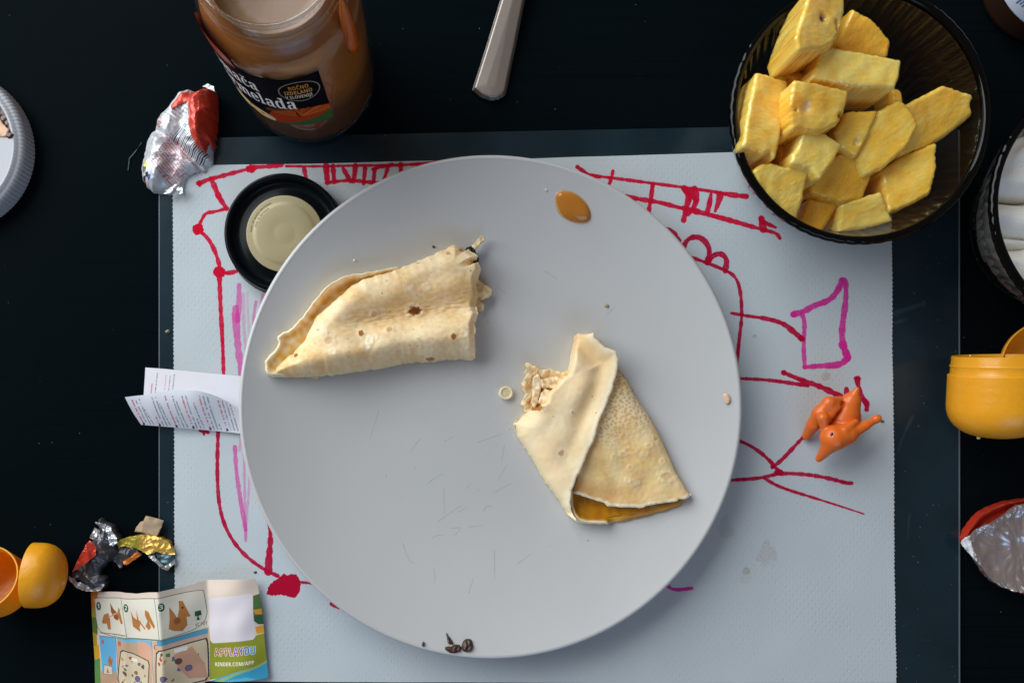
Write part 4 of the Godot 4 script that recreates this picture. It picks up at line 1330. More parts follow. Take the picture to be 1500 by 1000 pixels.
func build_white_lid() -> void:
	var at := W(-84, 212, 0.012) * Vector3(1, 0, 1)
	var t := thing("screw_cap", "white ribbed plastic screw cap with chocolate inside, at the left edge", "lid", at)
	var m := mat(S(172, 174, 180), 0.42)
	var pr := P("0.001,2.5 34,2.5 35.5,3.2 36.3,5 36.6,11.6 37.2,12.5 38.4,12.6 39.2,11.4 40.4,11.2 41.8,10.6 42.8,8.5 43.2,1 42.6,0.1 0.001,0.1")
	for i in pr.size():
		pr[i] *= 0.001
	obj("cap_shell", lathe(pr, 480, func(a, p, k): return 0.00022 * sin(a * 120.0) if k >= 7 and k <= 11 else 0.0), m, t)
	var cm := mat(S(66, 36, 24), 0.25)
	for s in [["-20,118 2,132 12,150 17,172 13,190 6,198 -4,178 -20,160 -60,130", 0.0034], ["10,195 13,190 19,196 20,202 12,204 8,200", 0.0128], ["8,214 10,212 11,218 8,224 6,220", 0.0032]]:
		var o := rough(chaikin(P(s[0]), 1), 3.0, 1.4, 8.0)
		var f := Field.new(o, 1.5)
		var h: float = s[1]
		var me := sheet(o, 1.6, 0.012, func(p): return h + 0.0008 * sqrt(clampf(f.at(p) / 4.0, 0.0, 1.0)) + 0.0004 * n1.get_noise_2d(p.x * 5.0, p.y * 5.0), func(_p): return h - 0.0006)
		obj("chocolate_smear", me, cm, t, -at)
	obj("cream_smear", sheet(rough(chaikin(P("-60,110 -16,122 0,140 9,166 10,184 2,196 -30,190 -70,150"), 1), 4.0, 1.4, 2.0), 3.0, 0.008, func(p): return 0.0031 + 0.0004 * n1.get_noise_2d(p.x * 3.0, p.y * 3.0), func(_p): return 0.0024), mat(S(206, 160, 120), 0.35), t, -at)

# ------------------------------------------------------------------ foil and paper
func crumple(p: Vector2, s: float, size: float) -> float:
	var a := nridge.get_noise_2d(p.x * size + s * 31.0, p.y * size)
	var b := 1.0 - absf(n1.get_noise_2d(p.x * 1.6 * size + s * 17.0, p.y * 1.6 * size)) * 2.0
	var c := 1.0 - absf(n1.get_noise_2d(p.x * 4.5 * size, p.y * 4.5 * size + s * 11.0)) * 2.0
	return 0.62 * a + 0.3 * b + 0.08 * c

func foil(out: PackedVector2Array, h: Callable, s: float, amp: float, size: float, cell := 1.6, thick := 0.0005) -> ArrayMesh:
	var top := func(p: Vector2) -> float: return h.call(p) + amp * crumple(p, s, size)
	var mid := Vector2.ZERO
	for q in out:
		mid += q / out.size()
	return sheet(out, cell, h.call(mid), top, func(p): return maxf(0.0001, top.call(p) - thick), null, Rect2(), 1, 0.0, true, false)

func build_wrappers() -> void:
	var silver := mat(S(206, 208, 212), 0.3, 0.75)
	var red := mat(S(212, 58, 32), 0.3, 0.3)
	red.clearcoat_enabled = true
	red.clearcoat = 0.6
	var white := mat(S(226, 226, 228), 0.4, 0.15)
	# crumpled white and red wrapper
	var t := thing("candy_wrapper", "crumpled white and red foil wrapper with barcode at the paper's upper left corner", "wrapper")
	var o := rough(P("270,124 282,126 300,124 313,130 314,150 312,180 310,210 309,235 302,248 296,252 290,248 280,252 270,258 266,268 266,281 262,283 258,272 246,283 238,282 222,280 212,272 206,262 204,246 206,232 212,206 218,190 226,178 232,164 244,154 250,144 260,130"), 4.0, 1.2, 3.0)
	var f := Field.new(o, 2.0)
	var im := new_image(560, 720, S(198, 201, 205))
	# image: 5 px to a plan unit, from (202,122)
	var q := func(x: float, y: float) -> Vector2: return Vector2(x - 202.0, y - 122.0) * 4.5
	var rd := S(178, 60, 66)
	for i in 13:
		var a: Vector2 = q.call(226 - i * 0.2 + i * 2.4, 240 - i * 3.4)
		tiny_print(im, a, a + Vector2(4.5 * 46, 4.5 * -6).rotated(1.02) * 0.95, 13, rd, 0.75)
	for i in 9:
		var a: Vector2 = q.call(236 + i * 5.2, 168 - i * 3.2)
		tiny_print(im, a, a + Vector2(4.5 * 22, 0).rotated(0.62), 10, S(90, 92, 98), 0.75)
	for i in 20:
		var a: Vector2 = q.call(252 + i * 2.2, 206 + i * 1.9)
		var d := Vector2(15, -18) * 4.5 * (1.0 if i < 15 else 0.8)
		stroke(im, PackedVector2Array([a, a + d * 0.5, a + d]), [3.0, 6.5, 3.5, 8.0, 4.0][i % 5], [3.0, 6.5, 3.5, 8.0, 4.0][i % 5], S(28, 30, 36), 1.0, 0.0)
	stamp(im, "20", q.call(239, 187), 46, -2.4, S(190, 44, 40), "Droid Sans", true)
	stamp(im, "0", q.call(238, 174), 30, -2.4, S(190, 44, 40), "Droid Sans", false)
	stamp(im, "67", q.call(276, 190), 30, -2.3, S(40, 42, 48), "Droid Sans", false)
	stroke(im, PackedVector2Array([q.call(232, 198), q.call(252, 200), q.call(272, 228), q.call(300, 258)]), 3, 3, rd, 0.9)
	stroke(im, PackedVector2Array([q.call(232, 198), q.call(214, 232), q.call(208, 256)]), 3, 3, rd, 0.8)
	for c in [[214, 250, S(60, 84, 60)], [218, 258, S(40, 42, 48)], [222, 262, S(70, 80, 150)], [212, 262, S(60, 60, 64)], [216, 244, S(214, 196, 70)], [210, 268, S(190, 50, 44)]]:
		fill_poly(im, rough(oval(q.call(c[0], c[1]), 13, 18, 0.4, 12), 6.0, 6.0, c[0]), c[2])
	for i in 5:
		stroke(im, PackedVector2Array([q.call(240 + i * 12, 262 - i * 2), q.call(246 + i * 12, 256 - i * 2), q.call(252 + i * 12, 262 - i * 3)]), 4, 4, rd, 0.8)
	var pm := tmat(im, 0.34, 0.2)
	var hh := func(p: Vector2) -> float:
		var d := maxf(f.at(p), 0.0)
		var fold1 := absf((p - Vector2(236, 196)).dot(Vector2(0.8, 0.6).orthogonal()))
		return 0.0018 + 0.011 * sqrt(clampf(d / 34.0, 0.0, 1.0)) - 0.005 * exp(-pow((p.x - 262.0 + (p.y - 200.0) * 0.25) / 16.0, 2.0)) - 0.003 * exp(-pow(fold1 / 7.0, 2.0)) + 0.003 * exp(-pow((p - Vector2(240, 268)).length() / 18.0, 2.0))
	var top := func(p: Vector2) -> float: return hh.call(p) + 0.0022 * crumple(p, 3.0, 0.7) * clampf(f.at(p) / 8.0 + 0.4, 0.0, 1.0)
	obj("printed_foil", sheet(o, 1.5, 0.006, top, func(p): return 0.0016, null, Rect2(Vector2(202, 122), Vector2(560, 720) / 4.5), 2, 0.0, true, false), pm, t)
	var ro := rough(P("272,124 284,127 300,125 313,131 314,152 312,182 309,216 304,206 301,214 299,222 288,214 280,196 275,170 273,146"), 4.0, 1.0, 5.0)
	var rf := Field.new(ro, 2.0)
	obj("red_fold", sheet(ro, 1.5, 0.010, func(p): return top.call(p) + 0.0006 + 0.0075 * sqrt(clampf(rf.at(p) / 16.0, 0.0, 1.0)) + 0.0008 * crumple(p, 8.0, 1.4), func(p): return top.call(p) - 0.0006, null, Rect2(), 2, 0.0, true, false), red, t)
	obj("red_fold", sheet(rough(P("262,128 271,124 273,146 262,152 252,160 248,150 254,142"), 3.0, 0.8, 2.0), 1.4, 0.008, func(p): return top.call(p) + 0.0008, func(p): return top.call(p) - 0.0004, null, Rect2(), 1, 0.0, true, false), red, t)
	obj("foil_edge", foil(rough(P("296,126 304,122 313,127 314,134 306,130"), 2.0, 0.6, 1.0), func(_p): return 0.013, 4.0, 0.0008, 2.0, 1.2), white, t)
	obj("foil_edge", foil(rough(P("236,284 246,276 258,270 266,274 267,282 262,284 257,276 246,284"), 2.0, 0.8, 6.0), func(_p): return 0.0065, 4.0, 0.001, 2.0, 1.2), silver, t)
	# silver and red scrap
	var dull := mat(S(88, 88, 92), 0.32, 0.6)
	var t2 := thing("foil_scrap", "crumpled silver foil scrap with one red corner, beside the yellow capsule halves", "wrapper")
	var o2 := rough(P("138,762 142,760 148,766 158,770 166,778 172,790 170,798 166,800 170,808 164,818 152,828 143,834 142,842 150,848 153,856 148,864 138,865 122,863 112,856 102,848 101,842 106,840 116,820 130,794 134,786 138,778"), 3.0, 1.4, 1.0)
	var f2 := Field.new(o2, 2.0)
	var h2 := func(p: Vector2) -> float: return 0.0012 + 0.006 * sqrt(clampf(f2.at(p) / 16.0, 0.0, 1.0))
	obj("foil_sheet", foil(o2, h2, 2.0, 0.0036, 0.75, 1.3, 0.02), dull, t2)
	obj("foil_edge", foil(rough(P("140,764 150,766 162,772 171,788 170,797 165,800 160,794 158,782 148,774 142,770"), 3.0, 1.0, 4.0), func(_p): return 0.0072, 5.0, 0.0028, 1.6, 1.3), silver, t2)
	obj("foil_edge", foil(rough(P("102,842 112,850 128,856 146,852 154,856 148,865 136,866 120,864 108,856 101,848"), 3.0, 1.0, 6.0), func(_p): return 0.0050, 7.0, 0.002, 1.1, 1.3), silver, t2)
	obj("foil_edge", foil(rough(P("131,788 135,780 139,772 146,776 146,784 138,790"), 3.0, 0.8, 6.0), func(_p): return 0.0062, 9.0, 0.0016, 1.2, 1.3), silver, t2)
	obj("red_corner", foil(rough(P("132,791 141,800 140,812 132,820 118,830 106,838 112,824 120,808"), 3.0, 0.8, 8.0), func(_p): return 0.0082, 2.0, 0.0022, 1.0, 1.3), red, t2)
	# gold scrap
	var gold := mat(S(216, 172, 84), 0.34, 0.45)
	var olive := mat(S(176, 158, 60), 0.36, 0.4)
	var t3 := thing("foil_scrap", "crumpled gold foil scrap lying between the red-cornered silver scrap and the paper", "wrapper")
	obj("gold_foil", foil(rough(P("206,784 214,782 228,784 246,792 252,802 256,812 250,812 240,810 228,808 214,812 206,806"), 3.0, 1.0, 3.0), func(p): return 0.0050, 6.0, 0.0014, 1.5, 1.2, 0.004), gold, t3)
	obj("olive_foil", foil(rough(P("170,796 176,790 190,786 207,783 206,806 196,802 184,800 174,801"), 3.0, 1.0, 5.0), func(p): return 0.0048, 8.0, 0.0012, 1.2, 1.2, 0.004), olive, t3)
	obj("dark_foil", foil(rough(P("172,802 186,800 200,804 208,812 200,818 188,820 180,826 176,832 166,822 165,812"), 3.0, 1.0, 7.0), func(p): return 0.0026, 3.0, 0.0014, 0.9, 1.3, 0.003), dull, t3)
	obj("orange_stripe", foil(rough(P("180,822 196,812 202,808 206,813 196,820 186,827 181,826"), 3.0, 0.6, 7.0), func(p): return 0.0050, 3.0, 0.001, 1.3, 1.3), mat(S(206, 110, 40), 0.3, 0.4), t3)
	obj("teal_foil", foil(rough(P("216,813 228,808 242,811 255,812 256,820 248,826 238,830 232,820 222,818"), 3.0, 1.0, 7.0), func(p): return 0.0028, 3.0, 0.0014, 0.9, 1.3, 0.003), mat(S(74, 98, 106), 0.32, 0.6), t3)
	obj("silver_edge", foil(rough(P("217,814 226,812 233,822 240,830 250,824 256,818 256,824 247,834 243,836 236,832 226,822"), 3.0, 1.0, 2.0), func(p): return 0.0038, 11.0, 0.0014, 1.4, 1.3), silver, t3)
	# brown paper scrap
	var kraft := mat(S(176, 152, 122), 0.8)
	kraft.heightmap_enabled = true
	kraft.heightmap_texture = noise_tex(0.1, 3, Color.BLACK, Color.WHITE)
	kraft.heightmap_scale = 0.03
	kraft.uv1_triplanar = true
	kraft.uv1_scale = Vector3(40, 40, 40)
	var t4 := thing("paper_scrap", "folded brown paper scrap above the gold foil", "paper scrap")
	obj("upper_leaf", sheet(rough(P("214,755 226,758 240,762 237,772 230,785 214,781 207,778 210,764"), 3.0, 0.5, 3.0), 2.5, 0.004, func(p): return 0.0052 + 0.03 * PX * (p.x - 224.0) + 0.0006 * n1.get_noise_2d(p.x * 3.0, p.y * 3.0), func(p): return 0.0042 + 0.03 * PX * (p.x - 224.0)), kraft, t4)
	obj("lower_leaf", sheet(rough(P("195,779 198,772 205,764 214,762 216,770 210,781 203,780"), 3.0, 0.5, 6.0), 2.5, 0.004, func(p): return 0.0024 + 0.0022 * smoothstep(196.0, 214.0, p.x), func(p): return 0.0003), kraft, t4)
	# oval lid of foil at the right
	var t5 := thing("foil_cup", "shallow oval foil cup with red printed edge, silver side up, at the right edge", "wrapper")
	var ro5 := rough(chaikin(P("1410,792 1416,778 1426,762 1444,746 1468,737 1490,732 1530,728 1570,748 1590,800 1570,852 1530,874 1496,869 1468,859 1449,846 1438,829 1430,812"), 1), 4.0, 1.0, 3.0)
	var f5 := Field.new(ro5, 3.0)
	obj("red_shell", sheet(ro5, 3.0, 0.004, func(p): return 0.0010 + 0.0050 * (1.0 - smoothstep(0.0, 16.0, f5.at(p))) + 0.0003 * crumple(p, 2.0, 1.0), func(p): return 0.0004, null, Rect2(), 1, 0.0, true, false), red, t5)
	var so := rough(chaikin(P("1409,793 1413,786 1420,780 1436,768 1452,764 1462,756 1476,744 1488,736 1530,732 1566,752 1584,800 1566,848 1530,868 1494,867 1464,859 1446,848 1434,836 1428,826 1420,812 1412,802"), 1), 4.0, 1.6, 13.0)
	var sf := Field.new(so, 2.5)
	var lin := mat(S(206, 198, 198), 0.33, 0.85)
	var h5 := func(p: Vector2) -> float:
		var d := maxf(sf.at(p), 0.0)
		var rad := (p - Vector2(1496, 800))
		var fan := absf(sin(rad.angle() * 9.0 + 0.7 * n1.get_noise_2d(p.x, p.y))) * smoothstep(0.0, 60.0, rad.length()) * 0.0006
		return 0.0032 + 0.0044 * (1.0 - smoothstep(0.0, 22.0, d)) + fan
	obj("silver_lining", sheet(so, 1.6, 0.005, func(p): return h5.call(p) + 0.0022 * crumple(p, 9.0, 0.55) + 0.0012 * crumple(p, 5.0, 2.0) * (1.0 - smoothstep(6.0, 16.0, sf.at(p))), func(p): return h5.call(p) - 0.0012, null, Rect2(), 1, 0.0, true, false), lin, t5)
	obj("torn_edge", foil(rough(P("1409,793 1414,786 1421,784 1422,796 1426,806 1432,818 1430,822 1421,812 1413,804"), 2.0, 1.0, 4.0), func(_p): return 0.0086, 4.0, 0.0016, 2.0, 1.2), white, t5)

func build_leaflets() -> void:
	# white safety leaflet, folded, one end under the plate
	var t := thing("safety_leaflet", "folded white leaflet of small red and black print tucked under the plate", "leaflet")
	var org := Vector2(180, 525)
	var sc := 6.0
	var q := func(x: float, y: float) -> Vector2: return (Vector2(x, y) - org) * sc
	var back := new_image(1200, 780, S(226, 226, 233))
	tiny_print(back, q.call(220, 582), q.call(222, 562), 14, S(196, 50, 70))
	tiny_print(back, q.call(226, 580), q.call(230, 546), 12, S(80, 84, 96))
	tiny_print(back, q.call(240, 576), q.call(243, 548), 11, S(206, 110, 120), 0.7)
	tiny_print(back, q.call(246, 576), q.call(249, 550), 12, S(90, 92, 104), 0.8)
	tiny_print(back, q.call(252, 576), q.call(255, 548), 12, S(90, 92, 104), 0.8)
	tiny_print(back, q.call(272, 574), q.call(279, 573), 8, S(90, 92, 104), 0.8)
	var front := new_image(1200, 780, S(218, 221, 229))
	var inks := [S(196, 40, 66), S(92, 96, 108)]
	var x := 200.0
	var i := 0
	while x < 350.0:
		var top_ := 585.0 - 7.0 * sin((x - 195.0) / 160.0 * PI) + 6.0 * smoothstep(300.0, 350.0, x)
		var ink: Color = inks[0] if i % 4 == 0 else inks[1]
		var a := Vector2(x + 8.0, 621.0 + (x - 200.0) * 0.075)
		var b := Vector2(x - 2.0, top_ + (rng.randf_range(4, 20) if i % 4 == 3 else 2.0))
		if i % 5 == 4:
			a = a.lerp(b, 0.0)
			b = a.lerp(b, 0.3)
		tiny_print(front, q.call(a.x, a.y), q.call(b.x, b.y), 18 if i % 4 == 0 else 15, ink, 0.85)
		if i % 4 == 0:
			fill_poly(front, PackedVector2Array([q.call(a.x - 1.6, a.y + 1.2), q.call(a.x + 1.6, a.y + 1.2), q.call(a.x + 1.4, a.y - 2.0), q.call(a.x - 1.8, a.y - 2.0)]), S(40, 40, 48))
		x += 5.3 if i % 4 != 3 else 8.5
		i += 1
	var bm := tmat(back, 0.7)
	var fm := tmat(front, 0.7)
	var bo := P("212,538 240,540 300,546 357,551 372,556 372,630 355,632 212,600 209,586")
	obj("back_leaf", sheet(bo, 5.0, 0.003, func(p): return 0.0026 + 0.0006 * sin((p.x - 212.0) / 60.0), func(p): return 0.0022 + 0.0006 * sin((p.x - 212.0) / 60.0), null, Rect2(org, Vector2(200, 130)), 1, 0.0, false, false), bm, t)
	var fo := P("188,582 200,580.5 215,579 235,575 255,572 275,571.5 295,573 310,577 322,582 333,588 345,598 352,610 356,622 372,628 372,637 356,635.5 300,630 260,626.5 230,624 203,622 197,608")
	var bend := func(p: Vector2) -> float:
		var up := clampf((p.y - 570.0) / 62.0, 0.0, 1.0)
		return 0.0042 + 0.0095 * sin(PI * clampf(1.0 - up, 0.0, 1.0) * 0.55) * smoothstep(370.0, 280.0, p.x) - 0.003 * smoothstep(230.0, 190.0, p.x) * up
	obj("front_leaf", sheet(fo, 3.0, 0.008, bend, func(p): return bend.call(p) - 0.0003, null, Rect2(org, Vector2(200, 130)), 1, 0.0, false, false), fm, t)

	# printed assembly leaflet
	org = Vector2(120, 840)
	sc = 4.0
	var im := new_image(1120, 700, S(224, 206, 190))
	var Q := func(s: String) -> PackedVector2Array:
		var r := P(s)
		for k in r.size():
			r[k] = (r[k] - org) * sc
		return r
	var green := S(38, 84, 64)
	# landscape margins
	fill_poly(im, Q.call("118,866 134,866 140,1012 120,1012"), S(176, 150, 44))
	fill_poly(im, Q.call("118,858 140,858 139,882 130,896 118,892"), S(214, 118, 36))
	fill_poly(im, Q.call("128,906 138,906 138,932 130,928"), S(92, 120, 50))
	fill_poly(im, Q.call("130,950 140,946 142,972 131,966"), S(222, 160, 40))
	fill_poly(im, Q.call("130,972 142,966 146,1012 130,1012"), S(90, 140, 70))
	fill_poly(im, Q.call("306,924 330,938 376,930 400,924 400,976 360,980 330,990 306,996"), S(140, 146, 40))
	fill_poly(im, Q.call("371,872 384,868 400,868 400,905 372,905"), S(74, 112, 54))
	fill_poly(im, Q.call("372,892 400,889 400,900 374,899"), S(216, 150, 40))
	fill_poly(im, Q.call("374,900 400,900 400,915 378,914 372,908"), S(46, 92, 56))
	fill_poly(im, Q.call("374,918 388,914 400,914 400,926 376,928"), S(222, 158, 44))
	fill_poly(im, Q.call("302,1000 330,988 352,980 378,975 400,962 400,1012 300,1012"), S(60, 160, 196))
	fill_poly(im, Q.call("302,1006 340,994 362,990 380,996 360,1012 302,1012"), S(96, 186, 210))
	stroke(im, Q.call("306,1004 330,993 350,983 378,976 392,968"), 22, 12, S(196, 190, 96), 0.7)
	# step panels
	fill_poly(im, Q.call("133,879 150,876 198,875 243,870 296,863 299,866 305,915 250,928 200,931 140,932"), S(228, 222, 204))
	stroke(im, Q.call("135,877 180,875 200,874 243,869 296,862 299,868 304,916 250,929 200,931 140,932 136,905 134,880 136,877"), 3, 3, green, 1.0, 0.05)
	stroke(im, Q.call("178,875 184,900 190,930"), 3, 3, green, 1.0, 0.05)
	stroke(im, Q.call("237,870 241,900 244,929"), 3, 3, green, 1.0, 0.05)
	for s in [["1", 141, 889], ["2", 188, 888], ["3", 247, 882]]:
		fill_poly(im, oval((Vector2(s[1], s[2]) - org) * sc, 16, 24, -0.1), green)
		stamp(im, s[0], (Vector2(s[1] - 2.6, s[2]) - org) * sc, 36, -0.06, S(240, 238, 226), "Droid Sans", true)
	var tan1 := S(186, 122, 64)
	var tan2 := S(148, 88, 44)
	fill_poly(im, Q.call("146,912 150,901 157,898 160,904 161,922 156,923 154,914 148,915"), tan1)
	fill_poly(im, Q.call("160,883 166,892 174,898 178,886 174,908 168,906 162,896"), tan2)
	fill_poly(im, Q.call("172,898 174,888 178,898 183,911 179,912"), tan1)
	stroke(im, Q.call("159,904 166,900 173,896"), 9, 9, S(240, 236, 226), 1.0, 0.0)
	stroke(im, Q.call("159,904 166,900 173,896"), 5, 5, S(214, 92, 36), 1.0, 0.0)
	fill_poly(im, Q.call("196,891 200,900 206,904 206,889 209,904 213,906 210,914 212,921 204,917 199,914"), tan1)
	fill_poly(im, Q.call("220,888 226,890 230,898 237,910 235,914 226,904 230,912 226,917 220,912 224,904 220,896"), tan1)
	stroke(im, Q.call("213,909 219,916"), 8, 8, S(214, 92, 36), 1.0, 0.0)
	fill_poly(im, Q.call("256,883 262,892 266,900 268,888 267,876 272,877 276,886 282,900 277,900 278,912 272,920 262,918 256,914 257,900"), tan1)
	fill_poly(im, oval((Vector2(272, 886) - org) * sc, 5, 6), S(60, 34, 22))
	fill_poly(im, oval((Vector2(266, 904) - org) * sc, 16, 20), tan2)
	fill_poly(im, Q.call("286,893 295,892 296,908 287,909"), S(214, 210, 190))
	fill_poly(im, Q.call("287,894 294,893 295,900 291,901 293,907 289,907 290,901 287,901"), S(28, 86, 44))
	stamp(im, "VC101", (Vector2(287, 914) - org) * sc, 28, -0.1, S(34, 40, 34), "Droid Sans", false, false, 0.8)
	tiny_print(im, (Vector2(142, 929) - org) * sc, (Vector2(188, 928) - org) * sc, 9, S(60, 60, 56), 0.85)
	# lower row
	fill_poly(im, Q.call("141,934 170,933 172,1012 148,1012"), S(102, 178, 220))
	fill_poly(im, Q.call("143,985 172,984 173,1012 144,1012"), S(196, 160, 128))
	fill_poly(im, Q.call("172,933 231,932 233,1012 174,1012"), S(204, 168, 136))
	fill_poly(im, Q.call("172,933 231,932 231,940 172,936"), S(120, 184, 214))
	fill_poly(im, Q.call("233,932 305,922 306,1012 236,1012"), S(210, 174, 150))
	fill_poly(im, Q.call("240,930 304,921 304,928 240,938"), S(86, 158, 190))
	fill_poly(im, Q.call("206,934 224,936 231,944 231,984 216,972 208,954"), S(222, 170, 142))
	for s in ["170,933 173,970 175,1012", "231,932 233,970 236,1012"]:
		stroke(im, Q.call(s), 3, 3, green, 0.9, 0.0)
	stroke(im, Q.call("141,934 200,932 250,930 305,920"), 3, 3, green, 0.9, 0.0)
	for s in [["A", 144, 942], ["B", 174, 941], ["C", 234, 940]]:
		stamp(im, s[0], (Vector2(s[1], s[2]) - org) * sc, 34, 0.0, S(204, 44, 52), "Droid Sans", true)
	fill_poly(im, Q.call("158,964 160,958 162,966 165,964 164,974 158,974 156,968"), S(176, 110, 50))
	fill_poly(im, Q.call("149,974 164,975 165,989 148,989"), S(150, 124, 104))
	fill_poly(im, Q.call("150,975.5 163,976.5 164,988 149.5,988"), S(222, 204, 184))
	fill_poly(im, Q.call("154,986 156,978 158,985 160,986"), S(180, 120, 60))
	# tablets with a beach map
	for s in ["178,952 183,949 226,960 228,966 224,1008 218,1012 174,1000 172,994", "238,948 242,944 302,934 304,940 306,990 302,996 242,1004 238,998"]:
		fill_poly(im, Q.call(s), S(34, 60, 62))
		var inner: PackedVector2Array = Q.call(s)
		var mid := Vector2.ZERO
		for p in inner:
			mid += p / inner.size()
		for k in inner.size():
			inner[k] = mid + (inner[k] - mid) * 0.945
		fill_poly(im, inner, S(218, 200, 168))
	for k in 46:
		var c := Vector2(rng.randf_range(180, 222), rng.randf_range(958, 1000)) if k < 24 else Vector2(rng.randf_range(244, 300), rng.randf_range(946, 992))
		if k < 24 and c.y < 951.0 + (c.x - 178.0) * 0.3:
			continue
		var tint: Color = [S(92, 130, 70), S(150, 106, 66), S(120, 100, 150), S(176, 84, 74), S(190, 150, 90), S(110, 76, 56)][rng.randi() % 6]
		fill_poly(im, rough(oval((c - org) * sc, rng.randf_range(5, 15), rng.randf_range(4, 12), rng.randf() * 3.0, 9), 5.0, 4.0, c.x), tint)
	fill_poly(im, Q.call("262,952 284,944 300,972 304,992 280,990 268,972"), S(206, 158, 132))
	for c in [[250, 984, S(112, 106, 150)], [280, 974, S(112, 106, 150)], [206, 990, S(112, 106, 150)], [268, 962, S(110, 70, 52)]]:
		fill_poly(im, oval((Vector2(c[0], c[1]) - org) * sc, 18, 18), S(76, 74, 92))
		fill_poly(im, oval((Vector2(c[0], c[1]) - org) * sc, 14, 14), c[2])
	fill_poly(im, Q.call("196,960 206,962 205,966 196,964"), S(238, 236, 226))
	fill_poly(im, Q.call("262,944 278,942 278,948 263,949"), S(238, 236, 226))
	# blank white field where a code is printed
	fill_poly(im, Q.call("304,880 308,876 366,868 370,871 374,932 371,936 311,942 307,938"), S(226, 218, 222))
	# coloured lettering
	var hues := [S(176, 108, 40), S(186, 112, 48), S(190, 120, 70), S(186, 110, 150), S(164, 84, 170), S(150, 80, 170), S(48, 120, 190), S(60, 150, 200)]
	var px := 313.0
	k_letters(im, "APPLAYDU", hues, (Vector2(px, 956) - org) * sc)
	stamp(im, "KINDER.COM/APP", (Vector2(314, 973) - org) * sc, 30, -0.07, S(240, 238, 230), "Droid Sans", true, false, 0.92)
	var lm := tmat(im, 0.5)
	lm.metallic_specular = 0.4
	var lo := P("128,869 160,867 182,866 205,866 228,862 243,860 270,857 302,850 330,848 374,847 378,862 384,900 388,950 392,993 360,996 300,998 300,1030 136,1030 132,960 129,900")
	var ridge := func(p: Vector2) -> float:
		var xr := 243.0 + (p.y - 860.0) * 0.065
		var xv := 302.0 + (p.y - 850.0) * 0.03
		var y := 0.0018
		if p.x < xr:
			y += 0.0165 * pow(clampf((p.x - 126.0) / (xr - 126.0), 0.0, 1.0), 1.25)
		elif p.x < xv:
			y += lerpf(0.0165, 0.0030, pow((p.x - xr) / (xv - xr), 0.85))
		else:
			y += 0.0030 + 0.0035 * sin(PI * clampf((p.x - xv) / 88.0, 0.0, 1.0))
		return y + 0.0008 * n1.get_noise_2d(p.x * 0.9, p.y * 0.9) + 0.0010 * exp(-pow((p.x - 186.0) / 7.0, 2.0))
	var t2 := thing("assembly_leaflet", "creased colourful assembly leaflet with numbered picture panels, at the bottom left", "leaflet")
	obj("printed_sheet", sheet(lo, 2.5, 0.006, ridge, func(p): return ridge.call(p) - 0.0003, null, Rect2(org, Vector2(280, 175)), 1, 0.0, false, false), lm, t2)

func k_letters(im: Image, s: String, hues: Array, at: Vector2) -> void:
	var x := at
	for k in s.length():
		for o in [Vector2(-3, 0), Vector2(3, 0), Vector2(0, -3), Vector2(0, 3)]:
			stamp(im, s[k], x + o, 62, -0.12 + 0.1 * sin(k * 2.0), S(230, 226, 220), "Droid Sans", true, true, 0.8)
		var w := stamp(im, s[k], x, 62, -0.12 + 0.1 * sin(k * 2.0), hues[k], "Droid Sans", true, true, 0.8)
		x += Vector2(w + 1.0, -2.4)

# ------------------------------------------------------------------ capsules and toy
func half(r: float, len: float, wall: float, thread := false) -> PackedVector2Array:
	# dome at y = 0, opening at y = len
	var p := PackedVector2Array()
	var n := 14
	for i in n + 1:
		var a := PI * 0.5 * i / n
		p.append(Vector2(r * pow(sin(a), 0.75) + 0.00001, r * 0.78 * (1.0 - pow(cos(a), 0.9))))
	if thread:
		p.append_array(PackedVector2Array([Vector2(r * 1.0, len * 0.76), Vector2(r * 0.995, len * 0.775), Vector2(r * 0.955, len * 0.785), Vector2(r * 0.95, len * 0.86), Vector2(r * 0.968, len * 0.872), Vector2(r * 0.968, len * 0.888), Vector2(r * 0.945, len * 0.90), Vector2(r * 0.94, len * 0.99)]))
		p.append_array(PackedVector2Array([Vector2(r * 0.93, len), Vector2(r * 0.94 - wall, len * 0.99)]))
	else:
		p.append_array(PackedVector2Array([Vector2(r, len * 0.985), Vector2(r - wall * 0.4, len), Vector2(r - wall, len * 0.985)]))
	for i in n + 1:
		var a := PI * 0.5 * (n - i) / n
		p.append(Vector2((r - wall) * pow(sin(a), 0.75) * (0.95 if thread else 1.0) + 0.00001, wall + (r - wall) * 0.78 * (1.0 - pow(cos(a), 0.9))))
	return p

